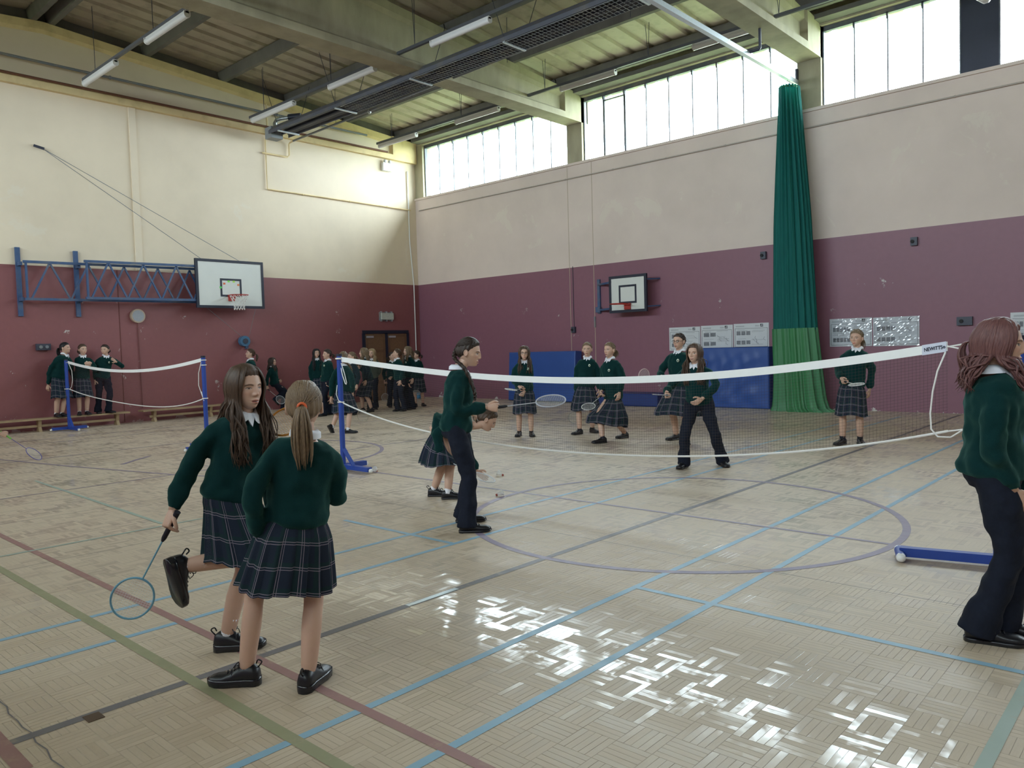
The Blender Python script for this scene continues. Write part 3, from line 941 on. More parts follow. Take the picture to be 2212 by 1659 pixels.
# ---- crash mats
def mat(name, lo, hi, rot, label, mt, wrinkles=False):
    r = empty(name, ((lo[0] + hi[0]) / 2, hi[1], lo[2]), label, 'mat')
    w, d, h = hi[0] - lo[0], hi[1] - lo[1], hi[2] - lo[2]
    nx, nz = 40, 30
    rg = np.random.default_rng(5)
    b = .03
    mb = MB()
    rings = []
    for y, ins in ((0, b), (-b * .4, b * .3), (-b, 0), (-d + b, 0), (-d + b * .4, b * .3), (-d, b)):
        rings.append([(-w / 2 + ins, y, ins), (w / 2 - ins, y, ins), (w / 2 - ins, y, h - ins), (-w / 2 + ins, y, h - ins)])
    mb.loft(rings[::-1])
    o = mb.build('cover', mt, r)
    if wrinkles:
        g = []
        for j in range(nz + 1):
            for i in range(nx + 1):
                X, Z = -w / 2 + .02 + (w - .04) * i / nx, .02 + (h - .04) * j / nz
                e = min(1, 6 * min(i, nx - i, j, nz - j) / nx)
                dy = .018 * math.sin(9 * X + 5 * Z + 2 * math.sin(4 * Z)) * max(0, 1 - Z / h) + .010 * math.sin(7 * X - 16 * Z + 3 * math.sin(3 * X)) + .008 * math.sin(23 * X + 1.5 * math.sin(5 * Z))
                g.append((X, -d - .006 - e * (.012 + dy * .8), Z))
        MB().add(g, [(j * (nx + 1) + i, j * (nx + 1) + i + 1, (j + 1) * (nx + 1) + i + 1, (j + 1) * (nx + 1) + i) for j in range(nz) for i in range(nx)]).build('front_panel', mt, r, smooth=True)
    else:
        MB().box((-w / 2 + .03, -d - .004, .03), (w / 2 - .03, -d, h - .03)).build('front_panel', mt, r)
        for s in (-1, 1): MB().box((s * (w / 2) - .012, -d * .7, h * .4), (s * (w / 2) + .012, -d * .3, h * .6)).build('handle', M['mat_navy'], r)
    r.rotation_euler = rot
    return r


mat('crash_mat', (4.22, -.36, 0), (6.60, -.06, 1.36), (math.radians(-4), 0, 0), 'tall blue crash mat leaning on wall behind girl with crossed arms', M['mat_blue'])
bpy.data.objects['crash_mat'].location.y = -.16
mat('crash_mat', (7.05, -.82, 0), (9.35, -.10, .31), (0, 0, 0), 'low dark blue landing mat lying under the small goal', M['mat_navy'])
mat('crash_mat', (10.0, -.40, 0), (11.92, -.08, 1.37), (0, 0, 0), 'wrinkled tall blue crash mat between the posters and green curtain', M['mat_blue'], True)
mat('crash_mat', (16.25, -.42, 0), (18.2, -.08, 1.32), (0, 0, 0), 'blue crash mat at the right edge behind the auburn-haired girl', M['mat_blue'])

# ---- dividing curtain and its rail
cu = empty('divider_curtain', (12.52, -.5, 0), 'tall green divider curtain gathered against the window wall', 'curtain')
def curtain_ring(z, cx, cy, rx, ry, folds, amp, ph):
    a = np.linspace(0, 2 * math.pi, 180, endpoint=False)
    k = 1 + amp * np.sin(folds * a + ph + .8 * np.sin(3 * a)) + amp * .4 * np.sin(folds * 2.3 * a)
    return np.stack([cx + rx * k * np.cos(a), cy + ry * k * np.sin(a), np.full_like(a, z)], 1)
m_, nt_, b_ = nt_of('green_netting')
b_.inputs['Base Color'].default_value = (.010, .17, .125, 1)
b_.inputs['Roughness'].default_value = .8
tc = nd(nt_, 'ShaderNodeTexCoord').outputs['Object']
f_ = noise(nt_, 9, 4, stretch(nt_, tc, (6, 6, .25)))
nt_.links.new(mixc(nt_, f_, (.005, .095, .095), (.014, .26, .22)), b_.inputs['Base Color'])
tl = nd(nt_, 'ShaderNodeBsdfTranslucent'); tl.inputs[0].default_value = (.02, .30, .20, 1)
mx = nd(nt_, 'ShaderNodeMixShader', i_0=.35, i_1=b_.outputs[0], i_2=tl.outputs[0])
nt_.links.new(mx.outputs[0], nt_.nodes['Material Output'].inputs[0])
M['netting'] = m_
M['curtain_green'] = plain('green_curtain_vinyl', (.040, .20, .075), .5, var=.15, scale=3)
zs = np.linspace(1.70, 6.80, 24)
rg_ = [curtain_ring(z, np.interp(z, [1.7, 6.8], [.05, -.08]), np.interp(z, [1.7, 6.8], [-.05, .12]), np.interp(z, [1.7, 4, 6.8], [.42, .33, .16]), np.interp(z, [1.7, 6.8], [.20, .24]), 19, np.interp(z, [1.7, 6.8], [.10, .20]), z * .25) for z in zs]
MB().loft(rg_, cap=False).build('net_upper', M['netting'], cu, smooth=True)
zs = np.array([0.0, .02, .08, .25, .6, 1.0, 1.4, 1.74])
rg_ = [curtain_ring(z, np.interp(z, [0, .1, 1.74], [.20, .13, .05]), -.08, np.interp(z, [0, .1, .6, 1.74], [.60, .50, .47, .44]), np.interp(z, [0, .1, 1.74], [.26, .22, .215]), 13, np.interp(z, [0, 1.74], [.16, .08]), z * .5) for z in zs]
MB().loft(rg_, cap=False).build('solid_hem', M['curtain_green'], cu, smooth=True)
hk = MB()
for k in range(9):
    y = -.28 + .8 * k / 8
    hk.tube([(-.05, y * .6 + .12, 6.78), (-.06, y * .6 + .12, 6.86), (-.04, y * .6 + .12, 6.90)], .008, 5)
hk.build('curtain_hooks', M['dark_steel'], cu)
MB().torus((-.08, .12, 6.76), (1, 0, 0), (0, 1, 0), .17, .015, 30, 6, .25).build('head_tape', M['curtain_green'], cu)
cr = empty('curtain_rail', (12.46, 0, 6.97), 'galvanised curtain rail crossing from the window column under the roof', 'rail')
MB().box((-.045, -12.0, -.06), (.045, -.05, .03)).build('track', M['galv'], cr)
MB().box((-.02, -.06, -.05), (.02, .02, .28)).build('wall_bracket', M['dark_steel'], cr)
for y in (-2.35, -5.9, -9.0):
    MB().tube([(.02, y, .03), (.22, y, .03), (.24, y, .06), (.24, y, .62)], .028, 8).build('drop_bracket', M['dark_steel'], cr, smooth=True, angle=60)

# ---- benches along the end wall
def bench(y0, y1, label, legs):
    r = empty('gym_bench', (.32, (y0 + y1) / 2, 0), label, 'bench')
    L = (y1 - y0) / 2
    MB().box((-.15, -L, .255), (.15, L, .29)).build('seat_plank', M['bench'], r)
    for q in legs:
        y = q - (y0 + y1) / 2
        MB().loft([[(-.11, y - .03, 0), (.11, y - .03, 0), (.11, y + .03, 0), (-.11, y + .03, 0)], [(-.05, y - .03, .10), (.05, y - .03, .10), (.05, y + .03, .10), (-.05, y + .03, .10)],
                   [(-.09, y - .03, .255), (.09, y - .03, .255), (.09, y + .03, .255), (-.09, y + .03, .255)]]).build('leg', M['bench'], r)
    MB().box((-.02, -L + .2, .10), (.02, L - .2, .15)).build('stretcher', M['bench'], r)


bench(-13.2, -9.35, 'long wooden gym bench the three girls stand on', [-12.7, -11.2, -9.6])
bench(-9.05, -6.9, 'wooden gym bench behind the far net post at the red wall', [-8.75, -7.35])
bench(-5.2, -3.0, 'wooden gym bench behind the crowd near the brown door', [-4.9, -3.4])
for x, y, cc, lb in ((.55, -.62, (.02, .20, .38), 'blue training cone standing in the corner by the door'), (1.0, -1.35, (.05, .55, .10), 'bright green cone on floor beside the last girl of the crowd')):
    c = empty('training_cone', (x, y, 0), lb, 'cone')
    mt = plain('cone_plastic', cc, .5)
    hh = .42 if cc[2] > .2 else .24
    MB().loft([[(r_ * math.cos(a), r_ * math.sin(a), z_) for a in np.linspace(0, 2 * math.pi, 16, endpoint=False)] for r_, z_ in ((.10, .03), (.02, hh), (.012, hh + .01))]).build('cone_body', mt, c, smooth=True, angle=50)
    MB().box((-.13, -.13, 0), (.13, .13, .03)).build('cone_foot', mt, c)

# ---- badminton posts and nets
def net_post(x, y, h, label, sx, mat_h=None):
    r = empty('net_post', (x, y, 0), label, 'net post')
    MB().tube([(0, 0, .04), (0, 0, h)], .034, 14).build('upright', M['post_blue'], r, smooth=True, angle=50)
    MB().cyl((0, 0, h), (0, 0, h + .03), .038, 14).build('top_cap', M['navy'], r, smooth=True, angle=50)
    b = MB().box((-.045, -.34, .02), (.045, .34, .08)).build('base_beam', M['post_blue'], r)
    MB().box((0 if sx > 0 else -.55, -.035, .02), (.55 if sx > 0 else 0, .035, .075)).build('base_arm', M['post_blue'], r)
    MB().bar((0, 0, .3), (sx * .22, 0, .07), .02, .05, up=(0, 1, 0)).build('gusset', M['post_blue'], r)
    for q in ((0, -.36, .035), (0, .36, .035), (sx * .57, 0, .035)): MB().ball(q, .028, 10, 6).build('foot_cap', M['white_plastic'], r, smooth=True)
    return r


POSTS = [(.62, -10.70, 1.52, 'blue net post standing in front of the bench at far left', 1), (7.0, -10.72, 1.50, 'blue net post behind the long-haired girl in front', -1),
         (10.79, -10.76, 1.47, 'blue net post beside the blonde ponytail in the middle', 1)]
for p in POSTS: net_post(*p)
pr4 = empty('net_post', (18.2, -10.80, 0), 'blue net post base on the floor partly hidden by right-hand girl', 'net post')
MB().tube([(0, 0, .04), (0, 0, 1.47)], .034, 14).build('upright', M['post_blue'], pr4, smooth=True, angle=50)
MB().cyl((0, 0, 1.47), (0, 0, 1.5), .038, 14).build('top_cap', M['navy'], pr4, smooth=True, angle=50)
MB().bar((-.66, -.20, .05), (.05, -.02, .05), .06, .06).build('base_arm', M['post_blue'], pr4)
MB().cyl((-.69, -.11, .035), (-.62, -.31, .035), .03, 12).build('cross_foot', M['post_blue'], pr4, smooth=True, angle=50)
for q in ((-.69, -.11, .035), (-.62, -.31, .035)): MB().ball(q, .032, 10, 6).build('foot_cap', M['white_plastic'], pr4, smooth=True)
MB().box((-.12, -.13, .02), (.10, .11, .14)).build('base_box', M['post_blue'], pr4)
for s in (-.12, .12): MB().cyl((.14, s - .02, .07), (.14, s + .02, .07), .07, 16).build('wheel', M['rubber'], pr4, smooth=True, angle=40)


def net(name, label, x, ztop_, zbot, y, mat, tape=.055):
    """x, ztop_, zbot: control points of the sagging top tape and bottom cord"""
    r = empty(name, (x[0], y, 0), label, 'net')
    xs = np.linspace(x[0], x[-1], 90)
    from_poly = lambda zz: np.polyval(np.polyfit(x, zz, 4 if len(x) > 5 else 2), xs)
    zt, zb = from_poly(ztop_), from_poly(zbot)
    rel = xs - x[0]
    tp = MB()
    rings = [[(a, -.004, c + tape * .5), (a, .004, c + tape * .5), (a, .004, c - tape * .5), (a, -.004, c - tape * .5)] for a, c in zip(rel, zt)]
    tp.loft(rings).build('top_tape', M['white_tape'], r)
    MB().tube([(a, 0, c) for a, c in zip(rel, zb)], .009, 6).build('bottom_cord', M['cord'], r)
    g = MB()
    step = .024
    for a in np.arange(.03, rel[-1], step):
        c0, c1 = np.interp(a, rel, zt), np.interp(a, rel, zb)
        g.add([(a - .0006, 0, c0), (a + .0006, 0, c0), (a + .0006, 0, c1), (a - .0006, 0, c1)], [(0, 1, 2, 3)])
    rows = 28
    for k in range(1, rows):
        z = zt + (zb - zt) * k / rows
        n = len(rel)
        v = [(a, 0, q + .0006) for a, q in zip(rel, z)] + [(a, 0, q - .0006) for a, q in zip(rel, z)]
        g.add(v, [(i, i + 1, n + i + 1, n + i) for i in range(n - 1)])
    tag(g.build('net_mesh', mat, r), kind='stuff')
    return r, xs, zt, zb


nA, *_ = net('badminton_net', 'maroon badminton net stretched in front of the girls on bench',
             [.79, 2.0, 3.4, 5.07, 6.0, 6.97], [1.48, 1.36, 1.29, 1.31, 1.37, 1.47], [.90, .76, .69, .63, .70, .84], -10.71, M['net_brown'])
nB, xsB, ztB, zbB = net('badminton_net', 'dark badminton net with wide white tape across the centre',
                        [10.81, 12.29, 13.74, 14.9, 15.86, 16.66, 17.34, 17.78], [1.43, 1.29, 1.20, 1.19, 1.22, 1.29, 1.38, 1.435],
                        [.87, .60, .49, .50, .55, .63, .76, .86], -10.75, M['net_black'], .062)
def cordset(root, paths, r=.006):
    for p in paths: MB().tube([np.array(q) - np.array(root.location) for q in p], r, 6).build('tie_cord', M['cord'], root, smooth=True)


def sag(a, b, d, n=10):
    a, b = np.array(a, float), np.array(b, float)
    return [a + (b - a) * t - np.array([0, 0, d * 4 * t * (1 - t)]) for t in np.linspace(0, 1, n)]


yB = -10.76
cordset(nB, [[(17.78, yB, 1.435), (17.9, yB, 1.455), (18.2, yB, 1.465)], [(17.78, yB, 1.44), (17.86, yB, 1.42), (17.88, yB, 1.36)],
             [(18.0, yB, 1.46), (17.96, yB, 1.40), (17.92, yB, 1.28), (17.935, yB, 1.25), (17.955, yB, 1.28), (17.97, yB, 1.40), (18.0, yB, 1.46)],
             sag((17.78, yB, .86), (18.2, yB, .97), .01),
             [(17.77, yB, 1.40), (17.72, yB, 1.27), (17.69, yB, 1.13), (17.675, yB, .98), (17.68, yB, .87), (17.72, yB, .82), (17.80, yB, .82), (17.88, yB, .88)],
             [(10.80, yB, 1.38), (10.85, yB, 1.22), (10.90, yB, 1.12), (10.92, yB, 1.11), (10.93, yB, 1.13), (10.89, yB, 1.25), (10.83, yB, 1.38)],
             [(10.78, yB - .04, 1.1), (10.76, yB - .045, .98), (10.80, yB - .04, .90), (10.84, yB, .87)]])
MB().torus(np.array((10.79, yB, 1.44)) - np.array(nB.location), (1, 0, 0), (0, 1, 0), .04, .012, 20, 6).build('post_lashing', M['cord'], nB)
MB().torus(np.array((10.79, yB, .88)) - np.array(nB.location), (1, 0, 0), (0, 1, 0), .038, .008, 20, 6).build('post_lashing', M['cord'], nB)
yA = -10.71
cordset(nA, [[(.80, yA, 1.47), (.98, yA, 1.3), (1.0, yA, 1.1), (.92, yA, .95), (.80, yA, .90)],
             [(6.98, yA - .03, 1.45), (6.86, yA - .03, 1.25), (6.84, yA - .03, 1.05), (6.95, yA - .03, .88), (7.0, yA - .04, .84)], [(6.95, yA - .04, .95), (7.02, yA - .04, .80)],
             [(.64, yA, 1.47), (.80, yA, 1.48)], [(6.97, yA, 1.47), (7.0, yA, 1.47)]])
for xx, zz in ((7.0, 1.46), (7.0, 1.38), (7.0, .84), (.62, .9)): MB().torus(np.array((xx, -10.715, zz)) - np.array(nA.location), (1, 0, 0), (0, 1, 0), .038, .008, 20, 6).build('post_lashing', M['cord'], nA)
# maker's label on the tape
lb = MB()
x0, x1 = 17.625, 17.775
z0, z1 = np.interp(x0, xsB, ztB), np.interp(x1, xsB, ztB)
off = np.array(nB.location)
lab = MB().add(np.array([(x0, yB - .002, z0 - .035), (x1, yB - .002, z1 - .035), (x1, yB - .002, z1 + .035), (x0, yB - .002, z0 + .035)]) - off, [(0, 1, 2, 3)]).build('maker_label', plain('label_fabric', (.62, .64, .74), .6, var=.03), nB)
fc = bpy.data.curves.new('lettering', 'FONT')
fc.body = 'NEWiTTS'
fc.size = .034
fc.offset = .0010
fc.shear = .15
fc.align_x = 'CENTER'
fc.align_y = 'CENTER'
fo = bpy.data.objects.new('tmp_lettering', fc)
COL.objects.link(fo)
bpy.context.view_layer.update()
me = bpy.data.meshes.new_from_object(fo.evaluated_get(bpy.context.evaluated_depsgraph_get()))
bpy.data.objects.remove(fo)
lt = bpy.data.objects.new('lettering', me)
COL.objects.link(lt)
me.materials.clear(); me.materials.append(M['navy'])
lt.parent = nB
lt.location = np.array([(x0 + x1) / 2 - .006, yB - .0045, (z0 + z1) / 2 - .002]) - off
lt.rotation_euler = (math.pi / 2, -math.atan2(z1 - z0, x1 - x0), 0)
lt.scale = (.82, 1, 1)
dt = MB().torus(np.array([x1 - .013, yB - .0045, z1 - .004]) - off, (1, 0, 0), (0, 0, 1), .006, .0025, 14, 5).build('logo_mark', M['navy'], nB)

# ---- shuttlecocks
def shuttle(loc, rot, label):
    r = empty('shuttlecock', loc, label, 'shuttlecock', 'shuttlecocks on the floor')
    MB().ball((0, 0, 0), (.013, .013, .013), 12, 8).build('cork', plain('cork_red', (.35, .06, .04), .5), r, smooth=True)
    n = 16
    f = MB()
    for k in range(n):
        a = 2 * math.pi * k / n
        d = np.array([math.cos(a), math.sin(a), 0]); t = np.array([-math.sin(a), math.cos(a), 0])
        p0, p1, p2 = d * .011 + np.array([0, 0, .008]), d * .022 + np.array([0, 0, .04]), d * .033 + np.array([0, 0, .068])
        f.add([p0 - t * .001, p0 + t * .001, p1 - t * .003, p1 + t * .003, p2 - t * .0065, p2 + t * .0065, p2 + d * .001 + [0, 0, .006]], [(0, 1, 3, 2), (2, 3, 5, 4), (4, 5, 6)])
    f.build('feathers', M['white_tape'], r)
    MB().torus((0, 0, .03), (1, 0, 0), (0, 1, 0), .0185, .001, 20, 4).build('thread', M['white_tape'], r)
    r.rotation_euler = rot
    return r


def fp(px, py, z=0.0):
    q = on_floor(px, py, z)
    return (q[0], q[1], z)


shuttle(fp(814, 1017, .014), (1.0, .25, 0.3), 'white shuttlecock lying near the middle net post base')
shuttle(fp(1073, 1069, .014), (1.15, 0, 2.2), 'shuttlecock just below the reaching fingers of bending girl')
shuttle(fp(1086, 1026, .014), (1.15, 0, -1.2), 'shuttlecock farther from the fingers near the racket tip')

# ================================================================== PEOPLE
def unit(v):
    v = np.asarray(v, float)
    return v / (np.linalg.norm(v) + 1e-12)


UP = np.array([0, 0, 1.])


def skin_mat(name, col):
    m, nt, b = nt_of(name)
    a = nd(nt, 'ShaderNodeAttribute'); a.attribute_name = 'tint'
    f = noise(nt, 35, 3, nd(nt, 'ShaderNodeTexCoord').outputs['Object'])
    c = mixc(nt, f, [q * .95 for q in col], [q * 1.05 for q in col])
    c = mixc(nt, 1.0, c, a.outputs[0], 'MULTIPLY')
    nt.links.new(c, b.inputs['Base Color'])
    b.inputs['Roughness'].default_value = .5
    b.inputs['Subsurface Weight'].default_value = .08
    b.inputs['Subsurface Radius'].default_value = (.012, .004, .002)
    b.inputs['Subsurface Scale'].default_value = .5
    return m


def hair_mat(name, c0, c1):
    m, nt, b = nt_of(name)
    uv = nd(nt, 'ShaderNodeUVMap').outputs[0]
    f = noise(nt, 5, 4, stretch(nt, uv, (60, 1.2, 1)), .6)
    c = mixc(nt, ramp(nt, f, [(.35, 0.0), (.65, 1.0)]), c0, c1)
    nt.links.new(c, b.inputs['Base Color'])
    b.inputs['Roughness'].default_value = .48
    b.inputs['Specular IOR Level'].default_value = .4
    bump(nt, b, f, .5, .004)
    return m


def knit(name, col):
    m, nt, b = nt_of(name)
    v = nd(nt, 'ShaderNodeTexCoord').outputs['Object']
    f = noise(nt, 260, 2, v)
    g = noise(nt, 7, 3, v)
    c = mixc(nt, f, [q * .8 for q in col], [q * 1.2 for q in col])
    nt.links.new(c, b.inputs['Base Color'])
    b.inputs['Roughness'].default_value = .95
    b.inputs['Specular IOR Level'].default_value = .15
    b.inputs['Sheen Weight'].default_value = .2
    b.inputs['Sheen Roughness'].default_value = .5
    b.inputs['Sheen Tint'].default_value = (.3, .75, .6, 1)
    bump(nt, b, mth(nt, 'ADD', mth(nt, 'MULTIPLY', f, .25), g), .35, .012)
    return m


def plaid(name):
    m, nt, b = nt_of(name)
    uv = nd(nt, 'ShaderNodeUVMap').outputs[0]
    s = nd(nt, 'ShaderNodeSeparateXYZ', i_0=uv)
    u, v = s.outputs[0], s.outputs[1]
    def lines(c, period, offs, w):
        t = None
        for o in offs:
            q = mth(nt, 'LESS_THAN', mth(nt, 'ABSOLUTE', mth(nt, 'SUBTRACT', mth(nt, 'FRACT', mth(nt, 'DIVIDE', mth(nt, 'ADD', c, o), period)), .5)), w / period)
            t = q if t is None else mth(nt, 'MAXIMUM', t, q)
        return t
    wide = mth(nt, 'MAXIMUM', lines(u, .11, (.03,), .012), lines(v, .11, (.02,), .012))
    fine = noise(nt, 420, 2, uv)
    c = mixc(nt, fine, (.008, .013, .026), (.022, .030, .048))
    c = mixc(nt, mth(nt, 'MULTIPLY', wide, .55), c, (.010, .034, .030))
    th = mth(nt, 'MAXIMUM', lines(u, .11, (0.0, .013), .0014), lines(v, .11, (0.0, .011), .0014))
    c = mixc(nt, mth(nt, 'MULTIPLY', th, .75), c, (.30, .25, .30))
    nt.links.new(c, b.inputs['Base Color'])
    b.inputs['Roughness'].default_value = .9
    b.inputs['Specular IOR Level'].default_value = .2
    bump(nt, b, fine, .15, .003)
    return m


SKIN = skin_mat('skin_fair', (.60, .38, .28))
SKIN2 = skin_mat('skin_tan', (.50, .30, .215))
GREEN = knit('green_knit_wool', (.0026, .025, .0255))
GREY_KNIT = knit('grey_green_knit', (.075, .085, .065))
NAVY_KNIT = knit('dark_navy_knit', (.012, .022, .030))
PLAID = plaid('dark_plaid_wool')
TROUS = plain('navy_trouser_cloth', (.010, .013, .024), .85, var=.25, scale=60, bmp=.1, spec=.2)
SHIRT = plain('white_shirt_cotton', (.78, .79, .84), .8, var=.03)
SHOE = plain('black_shoe_leather', (.008, .008, .011), .38, var=.2, bmp=.05)
SOLE = plain('black_shoe_sole', (.012, .012, .015), .22)
SOCK_W = plain('white_sock_cotton', (.80, .79, .84), .9, var=.05, scale=120, bmp=.2)
SOCK_D = plain('dark_sock_cotton', (.010, .012, .022), .9)
CREST = plain('crest_thread', (.62, .70, .56), .7, var=.3, scale=200)
HAIRS = {k: hair_mat('hair_' + k, a, b) for k, (a, b) in dict(
    dark=((.018, .011, .008), (.055, .034, .024)), brown=((.035, .019, .012), (.12, .07, .042)), light=((.09, .055, .030), (.26, .18, .105)),
    fair=((.10, .062, .036), (.30, .205, .12)), black=((.006, .005, .006), (.018, .015, .017)), auburn=((.075, .026, .030), (.22, .10, .085)), blond=((.20, .13, .06), (.42, .30, .17))).items()}


def ik(a, b, l1, l2, pole):
    a, b = np.array(a, float), np.array(b, float)
    d = b - a
    D = np.linalg.norm(d)
    if D > .985 * (l1 + l2):
        k = D / (.985 * (l1 + l2)); l1 *= k; l2 *= k
    if D < abs(l1 - l2) + .02: D = abs(l1 - l2) + .02
    u = unit(d)
    p = np.array(pole, float)
    p = unit(p - (p @ u) * u)
    x = (l1 * l1 - l2 * l2 + D * D) / (2 * D)
    h = math.sqrt(max(0, l1 * l1 - x * x))
    return a + u * x + p * h


def bez(pts, n):
    """smooth Catmull-Rom through points"""
    p = np.array(pts, float)
    q = np.concatenate([[2 * p[0] - p[1]], p, [2 * p[-1] - p[-2]]])
    out = []
    m = len(p) - 1
    for s in np.linspace(0, m, n):
        i = min(int(s), m - 1); t = s - i
        a, b, c, d = q[i:i + 4]
        out.append(.5 * ((2 * b) + (-a + c) * t + (2 * a - 5 * b + 4 * c - d) * t * t + (-a + 3 * b - 3 * c + d) * t ** 3))
    return np.array(out)


def ring_e(c, x, y, rx, ry, n=24):
    a = np.linspace(0, 2 * math.pi, n, endpoint=False)
    return np.asarray(c) + rx * np.cos(a)[:, None] * x + ry * np.sin(a)[:, None] * y


def G(x, s): return np.exp(-(x / s) ** 2)


def head_shape(res, mouth=0.0, smile=0.0, squint=0.0):
    nu, nv = res
    u = np.linspace(-1, 1, nu, endpoint=False)
    phi = math.pi * (.52 * u + .48 * u ** 3)
    th = np.linspace(.02, math.pi - .02, nv)
    P, T = np.meshgrid(phi, th)
    nx, ny, nz = np.sin(T) * np.sin(P), np.sin(T) * np.cos(P), np.cos(T)
    lo = smoothstep(-nz, .1, 1.0)
    x = .0725 * nx * (1 - .26 * lo) * (1 + .05 * smoothstep(nz, 0, .6))
    y = np.where(ny > 0, .087 * ny * (1 + .55 * smoothstep(-nz, .25, .95)), .102 * ny * (1 - .5 * smoothstep(-nz, .2, .9)))
    z = np.where(nz > 0, .112 * nz, .112 * nz)
    w = smoothstep(ny, .05, .5)
    ax = np.abs(x)
    prof = np.interp(z, [-.046, -.036, -.028, -.005, .016, .03], [0, .75, 1, .62, .22, 0])
    dy = .023 * G(x, .0085 + .004 * smoothstep(-z, .015, .03)) * prof
    dy += .007 * G(ax - .0125, .006) * G(z + .033, .006)
    dy += -.010 * G(ax - .031, .016) * G(z - .002, .010) + .0065 * G(ax - .031, .011) * G(z, .0065)
    dy += .004 * G(ax - .026, .022) * G(z - .021, .007)
    dy += .006 * G(ax - .040, .018) * G(z + .030 - .008 * smile, .018)
    mz = -.0655
    dy += .0055 * G(x, .017) * G(z - mz - .006, .0045) + .0065 * G(x, .015) * G(z - mz + .006, .0052) - .005 * G(x, .022) * G(z - mz, .0022 + .003 * mouth)
    dy += -.003 * G(x, .016) * G(z + .084, .005) + .012 * G(x, .020) * G(z + .1, .016)
    y = y + dy * w
    z = z - .004 * mouth * G(x, .03) * smoothstep(-z, .07, .09) * w
    col = np.ones(x.shape + (3,))
    front = w > .3
    def blend(mask, c):
        k = np.clip(mask, 0, 1)[..., None] * front[..., None]
        col[:] = col * (1 - k) + np.array(c) * k
    blend(.28 * G(ax - .040, .016) * G(z + .026, .014), (1.0, .62, .60))
    blend(.35 * G(x, .010) * G(z + .03, .010), (1.0, .72, .68))
    cz = mz + smile * 3.0 * x * x * 4
    lip = ((x / .0215) ** 2 + ((z - cz) / (.0095 + .003 * mouth)) ** 2)
    blend(smoothstep(-lip, -1.15, -.7) * .9, (.72, .36, .36))
    blend(smoothstep(-np.abs(z - cz) / (.0016 + .0042 * mouth), -1.3, -.7) * smoothstep(-ax, -.020, -.015), (.22, .08, .08))
    if smile > .4: blend(smoothstep(-np.abs(z - cz - .001) / .0022, -1.2, -.8) * smoothstep(-ax, -.014, -.010), (1.1, 1.45, 1.75))
    bz = .0195 - 4.2 * (ax - .028) ** 2 * 4
    blend(smoothstep(-np.abs(z - bz) / .0034, -1.4, -.6) * smoothstep(ax, .010, .015) * smoothstep(-ax, -.052, -.046), (.24, .19, .17))
    ez, eh = .0005, .0056 * (1 - .6 * squint)
    eye = ((ax - .031) / .0135) ** 2 + ((z - ez) / eh) ** 2
    blend(smoothstep(-eye, -1.25, -.85), (.95, 1.25, 1.45))
    iris = ((ax - .031) / .0056) ** 2 + ((z - ez) / .0056) ** 2
    blend(smoothstep(-iris, -1.2, -.7) * (eye < 1.1), (.10, .09, .08))
    lash = smoothstep(-np.abs(z - (ez + eh * (1 - ((ax - .031) / .0145) ** 2))) / .0019, -1.3, -.6) * (np.abs(ax - .031) < .0148)
    blend(lash, (.10, .06, .055))
    v = np.stack([x, y, z], -1).reshape(-1, 3)
    col = col.reshape(-1, 3)
    f = []
    for j in range(nv - 1):
        for i in range(nu):
            k = (i + 1) % nu
            f.append((j * nu + i, (j + 1) * nu + i, (j + 1) * nu + k, j * nu + k))
    f.append(tuple(range(nu)))
    f.append(tuple(range((nv - 1) * nu, nv * nu))[::-1])
    uv = np.stack([(P / (2 * math.pi) + .5), T / math.pi], -1).reshape(-1, 2)
    return v, f, col, uv, np.stack([nx, ny, nz], -1).reshape(-1, 3)


_heads = {}


def head_cached(key):
    if key not in _heads: _heads[key] = head_shape(*key)
    return _heads[key]


HL_Y = [-.12, -.065, -.03, .000, .022, .042, .062, .09]


def hairline(style):
    base = [-.090, -.084, -.050, -.022, .012, .038, .053, .060]
    return base


def mesh_obj(name, v, f, mat, parent, origin, smooth=True, uv=None, col=None):
    me = bpy.data.meshes.new(name)
    me.from_pydata((np.asarray(v) - origin).tolist(), [], f)
    if smooth: me.shade_smooth()
    me.materials.append(mat)
    if uv is not None:
        lay = me.uv_layers.new(name='UVMap')
        idx = np.zeros(len(me.loops), int); me.loops.foreach_get('vertex_index', idx)
        lay.data.foreach_set('uv', np.asarray(uv, float)[idx].ravel())
    if col is not None:
        at = me.attributes.new('tint', 'FLOAT_COLOR', 'POINT')
        at.data.foreach_set('color', np.concatenate([col, np.ones((len(col), 1))], 1).ravel())
    o = bpy.data.objects.new(name, me)
    COL.objects.link(o)
    o.parent = parent
    return o


class LK(MB):
    """hair locks with uv along the strand"""

    def __init__(s): super().__init__(); s.U = []

    def lock(s, path, r, n=5, squash=.6, fuzz=0.0):
        p = np.asarray(path, float)
        m = len(p)
        t = np.linspace(0, 1, m)
        rad = r * np.interp(t, [0, .12, .6, .9, 1], [.55, 1, .95, .6, .12])
        b = s.n
        s.tube(p, rad, n, squash=squash)
        u0 = RNG.random() * 7
        s.U.append(np.stack([np.tile(u0 + np.arange(n) * .012, m), np.repeat(t * 2, n)], 1))

    def obj(s, name, mat, parent, origin):
        return mesh_obj(name, np.concatenate(s.v), s.f, mat, parent, origin, True, np.concatenate(s.U))


